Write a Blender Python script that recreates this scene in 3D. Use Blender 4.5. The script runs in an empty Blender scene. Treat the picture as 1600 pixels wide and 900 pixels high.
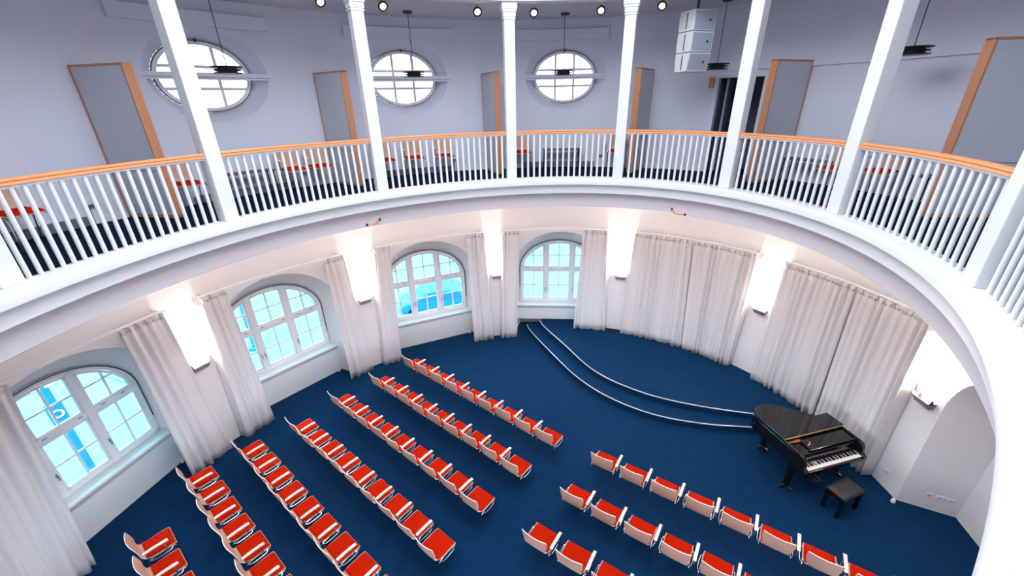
import bpy, bmesh, math, random
import numpy as np
from mathutils import Vector, Matrix

random.seed(7)
PI = math.pi
C = bpy.context.scene.collection
rad, deg = math.radians, math.degrees

# ------------------------------------------------------------------ plan of the hall
# an oval: t = angle round the oval in degrees, off = metres outside the gallery edge
ECX, ECY, EA, EB, EPH = -0.216227, 4.332246, 5.238987, 4.130680, 0.723926
ECO = [0.048810, 0.107495, -0.022641, -0.101285, 0.003726, 0.043478]

def odelta(t):
    s = 0.0
    for k in (2, 3, 4):
        s += ECO[2*(k-2)]*math.cos(k*t) + ECO[2*(k-2)+1]*math.sin(k*t)
    return s

def PT(tdeg, off):
    t = rad(tdeg)
    o = off + odelta(t)
    x, y = (EA+o)*math.cos(t), (EB+o)*math.sin(t)
    c, s = math.cos(EPH), math.sin(EPH)
    return (ECX + c*x - s*y, ECY + s*x + c*y)

def frame(tdeg, off):
    """centre, along (left to right seen from the hall), inward normal"""
    p = PT(tdeg, off); a = PT(tdeg+0.4, off); b = PT(tdeg-0.4, off)
    u = Vector((b[0]-a[0], b[1]-a[1], 0)).normalized()
    n = Vector((u.y, -u.x, 0))            # towards the hall
    return Vector((p[0], p[1], 0)), u, n

def t_at(tc, cen, u, x, off):
    """t on ring `off` whose point lies x metres along u from cen"""
    lo, hi = tc-40, tc+40                 # x decreases with t
    for _ in range(50):
        m = (lo+hi)/2
        p = PT(m, off)
        v = (p[0]-cen.x)*u.x + (p[1]-cen.y)*u.y
        if v > x: lo = m
        else: hi = m
    return (lo+hi)/2

# ------------------------------------------------------------------ heights
ZC = 6.85
Z_KERB, Z_GF, Z_RAIL = 5.302, 5.17, 6.252
Z_LC, Z_UC = 4.85, 8.55
WALL = 2.45
STAGE, STEP = 0.30, 0.15

# ------------------------------------------------------------------ materials
def mat(name, col, rough=0.6, metal=0.0, noise=0.0, nscale=8.0, bump=0.0, bscale=60.0, spec=0.5,
        coat=0.0, emit=None, estr=0.0, sheen=0.0, stretch=None):
    m = bpy.data.materials.new(name); m.use_nodes = True
    nt = m.node_tree; b = nt.nodes['Principled BSDF']
    b.inputs['Base Color'].default_value = (*col, 1)
    b.inputs['Roughness'].default_value = rough
    b.inputs['Metallic'].default_value = metal
    b.inputs['Specular IOR Level'].default_value = spec
    b.inputs['Coat Weight'].default_value = coat
    b.inputs['Sheen Weight'].default_value = sheen
    if emit:
        b.inputs['Emission Color'].default_value = (*emit, 1)
        b.inputs['Emission Strength'].default_value = estr
    tc = nt.nodes.new('ShaderNodeTexCoord')
    vec = tc.outputs['Object']
    if stretch:
        mp = nt.nodes.new('ShaderNodeMapping'); mp.inputs['Scale'].default_value = stretch
        nt.links.new(vec, mp.inputs['Vector']); vec = mp.outputs['Vector']
    if noise > 0:
        n = nt.nodes.new('ShaderNodeTexNoise'); n.inputs['Scale'].default_value = nscale
        n.inputs['Detail'].default_value = 5
        nt.links.new(vec, n.inputs['Vector'])
        mx = nt.nodes.new('ShaderNodeMix'); mx.data_type = 'RGBA'
        mx.inputs['A'].default_value = (*[max(0, c*(1-noise)) for c in col], 1)
        mx.inputs['B'].default_value = (*[min(1, c*(1+noise)) for c in col], 1)
        nt.links.new(n.outputs['Fac'], mx.inputs['Factor'])
        nt.links.new(mx.outputs['Result'], b.inputs['Base Color'])
    if bump > 0:
        n2 = nt.nodes.new('ShaderNodeTexNoise'); n2.inputs['Scale'].default_value = bscale
        nt.links.new(vec, n2.inputs['Vector'])
        bp = nt.nodes.new('ShaderNodeBump'); bp.inputs['Strength'].default_value = bump
        bp.inputs['Distance'].default_value = 0.01
        nt.links.new(n2.outputs['Fac'], bp.inputs['Height'])
        nt.links.new(bp.outputs['Normal'], b.inputs['Normal'])
    return m

def glass_mat(name, tint):
    m = bpy.data.materials.new(name); m.use_nodes = True
    nt = m.node_tree; nt.nodes.remove(nt.nodes['Principled BSDF'])
    out = nt.nodes['Material Output']
    tr = nt.nodes.new('ShaderNodeBsdfTransparent'); tr.inputs['Color'].default_value = (*tint, 1)
    gl = nt.nodes.new('ShaderNodeBsdfGlossy'); gl.inputs['Roughness'].default_value = 0.02
    fr = nt.nodes.new('ShaderNodeFresnel'); fr.inputs['IOR'].default_value = 1.35
    mx = nt.nodes.new('ShaderNodeMixShader')
    nt.links.new(fr.outputs['Fac'], mx.inputs['Fac'])
    nt.links.new(tr.outputs[0], mx.inputs[1]); nt.links.new(gl.outputs[0], mx.inputs[2])
    nt.links.new(mx.outputs[0], out.inputs['Surface'])
    return m

def curtain_mat():
    m = mat('curtain_cloth', (0.86, 0.83, 0.835), 0.85, noise=0.03, nscale=30, bump=0.15, bscale=400, spec=0.15)
    nt = m.node_tree; b = nt.nodes['Principled BSDF']; out = nt.nodes['Material Output']
    t = nt.nodes.new('ShaderNodeBsdfTranslucent'); t.inputs['Color'].default_value = (0.85, 0.8, 0.8, 1)
    mx = nt.nodes.new('ShaderNodeMixShader'); mx.inputs['Fac'].default_value = 0.22
    nt.links.new(b.outputs[0], mx.inputs[1]); nt.links.new(t.outputs[0], mx.inputs[2])
    nt.links.new(mx.outputs[0], out.inputs['Surface'])
    return m

M = {
 'carpet': mat('blue_carpet', (0.0020, 0.028, 0.088), 0.95, noise=0.30, nscale=5, bump=0.5, bscale=220, spec=0.1),
 'carpet_dark': mat('navy_carpet', (0.005, 0.011, 0.036), 0.95, noise=0.3, nscale=9, bump=0.5, bscale=220, spec=0.1),
 'wall': mat('white_wall_paint', (0.82, 0.79, 0.79), 0.8, noise=0.015, nscale=3, bump=0.04, bscale=90, spec=0.25),
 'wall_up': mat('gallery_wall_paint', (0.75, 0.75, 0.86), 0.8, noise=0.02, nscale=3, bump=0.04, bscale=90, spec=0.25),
 'ceil': mat('ceiling_paint', (0.70, 0.69, 0.74), 0.85, noise=0.01, nscale=3, spec=0.2),
 'white': mat('white_gloss_paint', (0.80, 0.81, 0.83), 0.4, noise=0.01, nscale=4, spec=0.4),
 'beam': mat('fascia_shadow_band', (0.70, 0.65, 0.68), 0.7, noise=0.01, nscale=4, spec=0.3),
 'frame': mat('window_frame_paint', (0.84, 0.83, 0.85), 0.4, noise=0.01, nscale=4, spec=0.4),
 'curtain': curtain_mat(),
 'rail': mat('orange_handrail_wood', (0.86, 0.37, 0.16), 0.35, noise=0.16, nscale=6, stretch=(1, 1, 14), spec=0.45),
 'rail_dark': mat('handrail_groove_wood', (0.62, 0.16, 0.03), 0.4, noise=0.15, nscale=6, spec=0.45),
 'wood': mat('panel_frame_wood', (0.62, 0.27, 0.145), 0.45, noise=0.28, nscale=7, stretch=(12, 12, 1), spec=0.4),
 'felt': mat('grey_panel_fabric', (0.62, 0.64, 0.70), 0.9, noise=0.04, nscale=120, bump=0.15, bscale=500, spec=0.1),
 'shell': mat('beech_plywood', (0.60, 0.345, 0.25), 0.45, noise=0.18, nscale=9, stretch=(2, 14, 14), spec=0.4),
 'ply_edge': mat('pale_armrest_beech', (0.86, 0.78, 0.72), 0.45, noise=0.08, nscale=12, spec=0.4),
 'red': mat('red_seat_fabric', (0.50, 0.014, 0.001), 0.9, noise=0.12, nscale=60, bump=0.25, bscale=500, spec=0.04),
 'chrome': mat('chromed_tube', (0.72, 0.74, 0.77), 0.16, metal=1.0, noise=0.02),
 'black': mat('black_lacquer', (0.005, 0.005, 0.006), 0.07, noise=0.2, nscale=5, spec=0.45, coat=0.15),
 'satin': mat('black_satin', (0.012, 0.012, 0.014), 0.4, noise=0.15, nscale=20, spec=0.4),
 'leather': mat('black_leather', (0.010, 0.0095, 0.011), 0.45, noise=0.2, nscale=60, bump=0.3, bscale=150, spec=0.45),
 'brass': mat('polished_brass', (0.80, 0.50, 0.20), 0.22, metal=1.0, noise=0.05),
 'plate': mat('gold_iron_plate', (0.62, 0.20, 0.05), 0.32, metal=0.7, noise=0.25, nscale=14),
 'ivory': mat('white_key_plastic', (0.86, 0.85, 0.82), 0.25, noise=0.01),
 'steel': mat('brushed_nosing_metal', (0.82, 0.82, 0.84), 0.4, metal=0.35, noise=0.04),
 'dgrey': mat('dark_grey_metal', (0.055, 0.06, 0.075), 0.5, noise=0.1),
 'mgrey': mat('grey_convector_metal', (0.15, 0.16, 0.19), 0.5, noise=0.1),
 'lgrey': mat('speaker_grille_grey', (0.44, 0.49, 0.58), 0.6, noise=0.05, nscale=300, bump=0.2, bscale=600),
 'plaster': mat('sconce_plaster_shaded', (0.22, 0.21, 0.23), 0.8, noise=0.02),  # shade of the unlit bowl front put into the grey
 'horn': mat('sconce_horn_shaded', (0.075, 0.07, 0.078), 0.85, noise=0.02, spec=0.1),  # darker copy, the backlit shade of the horns put into the colour
 'grille': mat('radiator_grille_metal', (0.50, 0.50, 0.53), 0.5, noise=0.04),
 'gasket': mat('black_gasket', (0.03, 0.03, 0.035), 0.6, noise=0.1),
 'handle': mat('window_handle_metal', (0.35, 0.36, 0.38), 0.3, metal=0.8, noise=0.05),
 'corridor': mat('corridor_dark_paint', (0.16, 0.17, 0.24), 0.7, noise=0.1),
 'corridor_side': mat('corridor_side_paint', (0.36, 0.38, 0.46), 0.7, noise=0.05),
 'cable': mat('orange_cable', (0.75, 0.22, 0.06), 0.5, noise=0.1),
 'lens': mat('lit_spot_lens', (0.9, 0.9, 0.9), 0.4, emit=(1, 0.97, 0.93), estr=1.2, noise=0.01),
 'pane': glass_mat('cool_tinted_glass', (0.49, 0.76, 0.815)),
 'pane_up': glass_mat('clear_glass', (0.97, 0.985, 1.0)),
 'pane_oval': glass_mat('sky_dimming_glass', (0.55, 0.55, 0.56)),  # grey tint added to dim the bright sky behind the glazing bars
 'paving': mat('pale_paving', (0.21, 0.235, 0.24), 0.9, noise=0.22, nscale=0.55, spec=0.2),
 'blue': mat('blue_outdoor_paint', (0.010, 0.15, 0.42), 0.5, noise=0.08),
 'paleblue': mat('pale_blue_sign_paint', (0.25, 0.50, 0.72), 0.5, noise=0.08),
 'carglass': mat('car_dark_glass', (0.02, 0.12, 0.25), 0.1, noise=0.05),
}

# ------------------------------------------------------------------ mesh builder
BASE = {}
class MB:
    def __init__(s): s.v = []; s.f = []
    def add(s, vs, fs):
        o = len(s.v); s.v += [tuple(v) for v in vs]; s.f += [tuple(i+o for i in f) for f in fs]
    def box(s, c, d, R=None):
        c = Vector(c); vs = []
        for z in (-.5, .5):
            for x, y in ((-.5, -.5), (.5, -.5), (.5, .5), (-.5, .5)):
                p = Vector((x*d[0], y*d[1], z*d[2]))
                if R is not None: p = R @ p
                vs.append(c+p)
        s.add(vs, [(3, 2, 1, 0), (4, 5, 6, 7), (0, 1, 5, 4), (1, 2, 6, 5), (2, 3, 7, 6), (3, 0, 4, 7)])
    def prism(s, pts, z0, z1):
        n = len(pts)
        vs = [(p[0], p[1], z0) for p in pts] + [(p[0], p[1], z1) for p in pts]
        fs = [tuple(range(n-1, -1, -1)), tuple(range(n, 2*n))]
        for i in range(n):
            j = (i+1) % n; fs.append((i, j, j+n, i+n))
        s.add(vs, fs)
    def prism3(s, pts, d):
        """3D polygon extruded by vector d"""
        n = len(pts); d = Vector(d)
        vs = [Vector(p) for p in pts] + [Vector(p)+d for p in pts]
        fs = [tuple(range(n-1, -1, -1)), tuple(range(n, 2*n))]
        for i in range(n):
            j = (i+1) % n; fs.append((i, j, j+n, i+n))
        s.add(vs, fs)
    def tube(s, pts, r, n=8, closed=False):
        pts = [Vector(p) for p in pts]; m = len(pts); rings = []
        rr = r if isinstance(r, (list, tuple)) else [r]*m
        ref = None
        for i, p in enumerate(pts):
            if closed: d = pts[(i+1) % m]-pts[i-1]
            else: d = pts[min(i+1, m-1)]-pts[max(i-1, 0)]
            d.normalize()
            if ref is None or abs(ref.dot(d)) > 0.95:
                ref = Vector((0, 0, 1)) if abs(d.z) < 0.9 else Vector((1, 0, 0))
            a = (ref - d*ref.dot(d)).normalized(); b = d.cross(a); ref = a
            rings.append([p + (a*math.cos(2*PI*k/n) + b*math.sin(2*PI*k/n))*rr[i] for k in range(n)])
        vs = [v for rg in rings for v in rg]; fs = []
        for i in range(m if closed else m-1):
            i2 = (i+1) % m
            for k in range(n):
                k2 = (k+1) % n
                fs.append((i*n+k, i*n+k2, i2*n+k2, i2*n+k))
        if not closed:
            fs.append(tuple(range(n-1, -1, -1))); fs.append(tuple((m-1)*n+k for k in range(n)))
        s.add(vs, fs)
    def grid(s, rows):
        m = len(rows[0]); vs = [p for r in rows for p in r]; fs = []
        for i in range(len(rows)-1):
            for j in range(m-1):
                fs.append((i*m+j, i*m+j+1, (i+1)*m+j+1, (i+1)*m+j))
        s.add(vs, fs)
    def sweep(s, ts, prof, closed=False, caps=True):
        """profile [(off, z)...] (closed loop) swept round the oval"""
        rings = []
        for t in ts: rings.append([(*PT(t, o), z) for o, z in prof])
        n = len(prof); vs = [v for r in rings for v in r]; fs = []; m = len(ts)
        for i in range(m if closed else m-1):
            i2 = (i+1) % m
            for k in range(n):
                k2 = (k+1) % n
                fs.append((i*n+k, i2*n+k, i2*n+k2, i*n+k2))
        if not closed and caps:
            fs.append(tuple(range(n))); fs.append(tuple((m-1)*n+k for k in range(n-1, -1, -1)))
        s.add(vs, fs)
    def lathe(s, prof, c=(0, 0, 0), n=16):
        c = Vector(c); vs = []; fs = []; m = len(prof)
        for r, z in prof:
            for k in range(n):
                vs.append(c + Vector((r*math.cos(2*PI*k/n), r*math.sin(2*PI*k/n), z)))
        for i in range(m-1):
            for k in range(n):
                k2 = (k+1) % n; fs.append((i*n+k, i*n+k2, (i+1)*n+k2, (i+1)*n+k))
        fs.append(tuple(range(n-1, -1, -1))); fs.append(tuple((m-1)*n+k for k in range(n)))
        s.add(vs, fs)
    def build(s, name, m, parent=None, bevel=0.0, smooth=False, world=False, segs=2, fix=True, solid=0.0):
        vs = s.v
        if world and parent is not None:
            b = BASE[parent.name]; vs = [(v[0]-b[0], v[1]-b[1], v[2]-b[2]) for v in vs]
        me = bpy.data.meshes.new(name); me.from_pydata([tuple(v) for v in vs], [], s.f)
        bm = bmesh.new(); bm.from_mesh(me)
        if fix: bmesh.ops.recalc_face_normals(bm, faces=bm.faces)
        if bevel > 0:
            es = [e for e in bm.edges if len(e.link_faces) == 2 and e.calc_face_angle(0) > 0.5]
            bmesh.ops.bevel(bm, geom=es, offset=bevel, segments=segs, affect='EDGES', profile=0.5, clamp_overlap=True)
        bm.to_mesh(me); bm.free()
        if smooth:
            for p in me.polygons: p.use_smooth = True
            me.set_sharp_from_angle(angle=rad(38))
        me.materials.append(m)
        o = bpy.data.objects.new(name, me); C.objects.link(o)
        if parent is not None:
            o.parent = parent; BASE[o.name] = BASE.get(parent.name, (0, 0, 0))
        else: BASE[o.name] = (0, 0, 0)
        if solid > 0:
            md = o.modifiers.new('thick', 'SOLIDIFY'); md.thickness = solid; md.offset = 0
        return o

def thing(name, label, cat, loc=(0, 0, 0), rotz=0.0, group=None):
    o = bpy.data.objects.new(name, None); C.objects.link(o)
    o.location = loc; o.rotation_euler = (0, 0, rotz); o.empty_display_size = 0.1
    o['label'] = label; o['category'] = cat
    if group: o['group'] = group
    BASE[o.name] = tuple(loc)
    return o
def tag(o, label, cat, group=None):
    o['label'] = label; o['category'] = cat
    if group: o['group'] = group
    return o
def struct(o, label=None, cat=None):
    o['kind'] = 'structure'
    if label: o['label'] = label
    if cat: o['category'] = cat
    return o
def dup(root, loc, rotz, label, group=None, skip=()):
    r = root.copy(); C.objects.link(r); r.location = loc; r.rotation_euler = (0, 0, rotz)
    r['label'] = label
    if group: r['group'] = group
    for ch in list(root.children):
        if ch.name.split('.')[0] in skip: continue
        c = ch.copy(); C.objects.link(c); c.parent = r
        for g in ch.children:
            d = g.copy(); C.objects.link(d); d.parent = c
    return r
def Rz(a): return Matrix.Rotation(a, 3, 'Z')
def Rf(u, n):
    """columns: along, towards the hall, up"""
    return Matrix(((u.x, n.x, 0), (u.y, n.y, 0), (0, 0, 1)))
def frange(a, b, n): return [a+(b-a)*i/n for i in range(n+1)]
def V3(p, z): return Vector((p[0], p[1], z))

# ================================================================== SETTING
RING = [i*1.5 for i in range(240)]

# ---- floors and ceilings
mb = MB(); mb.prism([PT(t, 3.9) for t in RING], -0.2, 0.0)
struct(mb.build('floor', M['carpet']), 'blue carpeted hall floor', 'floor')

mb = MB(); mb.sweep(RING, [(0.15, Z_GF), (WALL+.9, Z_GF), (WALL+.9, Z_LC), (0.15, Z_LC)], closed=True)
gf = struct(mb.build('floor_gallery', M['carpet_dark'], fix=True), 'dark navy carpeted gallery floor', 'floor')
mb = MB(); mb.sweep(RING, [(0.16, Z_LC-.004), (WALL+.05, Z_LC-.004), (WALL+.05, Z_LC-.03), (0.16, Z_LC-.03)], closed=True)
struct(mb.build('ceiling_lower', M['wall']), 'white ceiling under the gallery', 'ceiling')
mb = MB(); mb.sweep(RING, [(0.0, Z_UC), (WALL+.6, Z_UC), (WALL+.6, Z_UC+.2), (0.0, Z_UC+.2)], closed=True)
struct(mb.build('ceiling', M['ceil']), 'pale ceiling over the gallery', 'ceiling')
mb = MB(); mb.prism([PT(t, .3) for t in RING], 10.4, 10.6)
struct(mb.build('ceiling_dome', M['wall']), 'white ceiling high over the hall', 'ceiling')
mb = MB(); mb.sweep(RING, [(0.02, Z_UC+.1), (0.25, Z_UC+.1), (0.25, 10.5), (0.02, 10.5)], closed=True)
struct(mb.build('wall_drum', M['wall']), 'white wall ring above the columns', 'wall')

# ---- gallery fascia, in one sweep of its profile, and the beam the columns carry
mb = MB(); mb.sweep(RING, [(0.16, Z_GF-.3), (0.16, Z_KERB), (-.115, Z_KERB), (-.13, Z_KERB-.02), (-.13, 5.175), (-.062, 5.165),
                           (-.055, 5.155), (-.055, 4.985), (-.045, 4.978), (.08, 4.978)], closed=True)
struct(mb.build('trim_1', M['white'], smooth=True), 'white moulded kerb and fascia of the gallery edge', 'trim')
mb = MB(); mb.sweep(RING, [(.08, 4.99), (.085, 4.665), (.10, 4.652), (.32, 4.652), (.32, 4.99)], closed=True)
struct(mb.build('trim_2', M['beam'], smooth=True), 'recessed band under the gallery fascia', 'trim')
mb = MB(); mb.sweep(RING, [(-.03, 8.60), (-.03, 8.475), (.0, 8.47), (.24, 8.47), (.27, 8.49), (.27, 8.60)], closed=True)
struct(mb.build('trim_3', M['white'], smooth=True), 'white ring beam on top of the columns', 'trim')

# ---- lower wall with its arched window niches
WIN = [126.5, 98.6, 70.1, 40.05]             # the four windows in view
NICHE7 = -50.6
WOFF = 3.10                                   # window plane
HW_F, SP_F, RISE_F = 1.42, 2.15, 1.21         # arch at the wall face
HW_B, SP_B, RISE_B = 1.235, 1.96, 0.97        # arch at the window
def arch_z(x, hw, sp, rise): return sp + rise*math.sqrt(max(0, 1-(x/hw)**2))
NX = 32
def arch_xs(hw): return [-hw*math.cos(PI*i/NX) for i in range(NX+1)]   # left to right

niches = []
UNSEEN = [156.0, -165.5, -137.0, -108.0, -80.0]   # windows added out of view on the viewer's side, for daylight on the curtains
for tc in WIN+[NICHE7]+UNSEEN:
    cen, u, n = frame(tc, WOFF)
    fx = arch_xs(HW_F)
    ft = [t_at(tc, cen, u, x, WALL) for x in fx]
    niches.append((tc, cen, u, n, fx, ft))
low = MB()
occ = sorted([(nc[5][-1], nc[5][0], nc) for nc in niches])     # t ranges
# solid stretches
edges = []
for i, (a, b, nc) in enumerate(occ):
    nxt = occ[(i+1) % len(occ)][0] + (360 if i == len(occ)-1 else 0)
    edges.append((b, nxt))
for a, b in edges:
    k = max(2, int((b-a)/1.2)); ts = frange(a, b, k)
    low.grid([[(*PT(t, WALL), z) for t in ts] for z in (0, 1.2, 2.4, 3.6, Z_LC)])
for tc, cen, u, n, fx, ft in niches:
    rows = [[], [], []]
    for x, t in zip(fx, ft):
        za = arch_z(x, HW_F, SP_F, RISE_F); p = PT(t, WALL)
        for r, z in zip(rows, (za, (za+Z_LC)/2, Z_LC)): r.append((*p, z))
    low.grid(rows)
    # reveal: jamb, arch, jamb
    F = [V3(PT(ft[0], WALL), 0)] + [V3(PT(t, WALL), arch_z(x, HW_F, SP_F, RISE_F)) for x, t in zip(fx, ft)] + [V3(PT(ft[-1], WALL), 0)]
    bx = arch_xs(HW_B)
    B = [cen-u*HW_B] + [cen+u*x+Vector((0, 0, arch_z(x, HW_B, SP_B, RISE_B))) for x in bx] + [cen+u*HW_B]
    Bo = [p - n*0.25 for p in B]
    low.grid([F, B, Bo])
wl = struct(low.build('wall_lower', M['wall'], fix=False), 'white curved wall of the hall with arched niches', 'wall')

# ---- upper wall with oval windows and a doorway
OC_Z = 7.335
OC_F = (0.975, 0.785); OC_B = (0.80, 0.60); OC_OFF = 2.78
DOOR_T = (10.0, 2.2); DOOR_Z = 7.19
up = MB(); ocs = []
for tc in WIN[1:]:
    cen, u, n = frame(tc, OC_OFF)
    xs = [-OC_F[0]*math.cos(PI*i/NX) for i in range(NX+1)]
    ocs.append((tc, cen, u, n, xs, [t_at(tc, cen, u, x, WALL) for x in xs]))
holes = sorted([(o[5][-1], o[5][0], o) for o in ocs] + [(DOOR_T[1], DOOR_T[0], None)], key=lambda h: h[0])
for i, (a, b, o) in enumerate(holes):
    nxt = holes[(i+1) % len(holes)][0] + (360 if i == len(holes)-1 else 0)
    ts = frange(b, nxt, max(2, int((nxt-b)/1.2)))
    up.grid([[(*PT(t, WALL), z) for t in ts] for z in (Z_GF, 6.3, 7.4, Z_UC)])
    if o is None:
        ts = frange(a, b, 6); up.grid([[(*PT(t, WALL), z) for t in ts] for z in (DOOR_Z, Z_UC)])
        for t in (a, b):
            up.grid([[V3(PT(t, WALL), z), V3(PT(t, WALL+.14), z)] for z in (Z_GF, DOOR_Z)])
        up.grid([[V3(PT(t, WALL), DOOR_Z) for t in ts], [V3(PT(t, WALL+.14), DOOR_Z) for t in ts]])
    else:
        tc, cen, u, n, xs, ft = o
        for sgn, zend in ((1, Z_UC), (-1, Z_GF)):
            up.grid([[V3(PT(t, WALL), OC_Z + sgn*OC_F[1]*math.sqrt(max(0, 1-(x/OC_F[0])**2))) for x, t in zip(xs, ft)],
                     [V3(PT(t, WALL), zend) for t in ft]])
        # funnel-shaped reveal
        ang = [2*PI*k/64 for k in range(65)]
        F = [V3(PT(t_at(tc, cen, u, OC_F[0]*math.cos(a), WALL), WALL), OC_Z+OC_F[1]*math.sin(a)) for a in ang]
        B = [cen + u*OC_B[0]*math.cos(a) + Vector((0, 0, OC_Z+OC_B[1]*math.sin(a))) for a in ang]
        Mi = [f*0.45 + b*0.55 + (f-b).normalized()*0.0 for f, b in zip(F, B)]
        up.grid([F, Mi, B, [p-n*0.2 for p in B]])
struct(up.build('wall_upper', M['wall_up'], fix=False), 'pale curved wall of the gallery with oval windows', 'wall')
# slim skirting round the gallery, left of and right of the doorway
mb = MB(); mb.sweep(frange(10.9, 175, 110), [(WALL-.015, Z_GF), (WALL-.015, Z_GF+.09), (WALL+.01, Z_GF+.09), (WALL+.01, Z_GF)])
struct(mb.build('baseboard_left', M['white']), 'white skirting of the gallery wall', 'baseboard')
mb = MB(); mb.sweep(frange(1.3, -90, 60), [(WALL-.015, Z_GF), (WALL-.015, Z_GF+.09), (WALL+.01, Z_GF+.09), (WALL+.01, Z_GF)])
struct(mb.build('baseboard_right', M['white']), 'white skirting of the gallery wall right of the doorway', 'baseboard')
# cable duct along the wall on the right of the gallery
mb = MB(); mb.sweep(frange(17.5, -34, 40), [(WALL-.04, 7.33), (WALL-.04, 7.40), (WALL+.01, 7.40), (WALL+.01, 7.33)])
struct(mb.build('trim_4', M['wall_up']), 'pale cable duct along the right gallery wall', 'trim')

# ---- doorway to the gallery
cen, u, n = frame(6.1, WALL)
R = Rf(u, n)
dr = bpy.data.objects.new('door_1', None); C.objects.link(dr); struct(dr, 'dark open doorway behind the gallery railing', 'door'); BASE['door_1'] = (0, 0, 0)
mb = MB()
for t, sg in ((DOOR_T[0], -1), (DOOR_T[1], 1)):
    p = V3(PT(t, WALL-.012), (Z_GF+DOOR_Z)/2) + u*sg*.05
    mb.box(p, (.10, .05, DOOR_Z-Z_GF), R)
a, b = V3(PT(DOOR_T[0], WALL-.012), 0), V3(PT(DOOR_T[1], WALL-.012), 0)
mb.box((a+b)/2+Vector((0, 0, DOOR_Z+.05)), ((b-a).length+.2, .05, .10), R)
mb.build('door_frame', M['wall_up'], dr, bevel=.008)
a, b = V3(PT(DOOR_T[0]+.15, WALL+.13), 0), V3(PT(DOOR_T[1]-.15, WALL+.13), 0)
mb = MB(); dpt = -n*1.6
zz = (Z_GF, DOOR_Z)
mb.grid([[b+Vector((0, 0, z)), b+dpt+Vector((0, 0, z)), a+dpt+Vector((0, 0, z)), a+Vector((0, 0, z))] for z in zz])
mb.grid([[a+Vector((0, 0, DOOR_Z)), b+Vector((0, 0, DOOR_Z))], [a+dpt+Vector((0, 0, DOOR_Z)), b+dpt+Vector((0, 0, DOOR_Z))]])
mb.grid([[a+Vector((0, 0, Z_GF)), b+Vector((0, 0, Z_GF))], [a+dpt+Vector((0, 0, Z_GF)), b+dpt+Vector((0, 0, Z_GF))]])
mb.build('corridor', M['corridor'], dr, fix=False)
# open door leaf swung into the corridor at its left side
mb = MB(); mb.box(a+u*.10-n*.45+Vector((0, 0, (Z_GF+DOOR_Z)/2)), (.045, .86, DOOR_Z-Z_GF-.03), Rf(u, n) @ Matrix.Rotation(rad(-9), 3, 'Z'))
mb.build('door_leaf', M['corridor_side'], dr, bevel=.004)

# ---- the windows
def ellipse_band(mb, cen, u, n, hw0, hh0, hw1, hh1, zc, d, a0=0.0, a1=2*PI, k=48):
    """elliptic ring between two radii, thickness d towards the hall"""
    rows = []
    for h, w, dd in ((hh0, hw0, 0), (hh0, hw0, d), (hh1, hw1, d), (hh1, hw1, 0), (hh0, hw0, 0)):
        rows.append([cen+n*dd+u*w*math.cos(a0+(a1-a0)*i/k)+Vector((0, 0, zc+h*math.sin(a0+(a1-a0)*i/k))) for i in range(k+1)])
    mb.grid(rows)
def pbar(mb, cen, u, n, x0, z0, x1, z1, w, d, nd=0.0):
    """bar in a window plane from (x0,z0) to (x1,z1), w wide, d deep"""
    a = cen+u*x0+Vector((0, 0, z0)); b = cen+u*x1+Vector((0, 0, z1)); m = (a+b)/2 + n*(nd+d/2)
    e = (b-a); L = e.length; e.normalize(); f = e.cross(n)
    mb.box(m, (L, d, w), Matrix(((e.x, n.x, f.x), (e.y, n.y, f.y), (e.z, n.z, f.z))))

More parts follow.
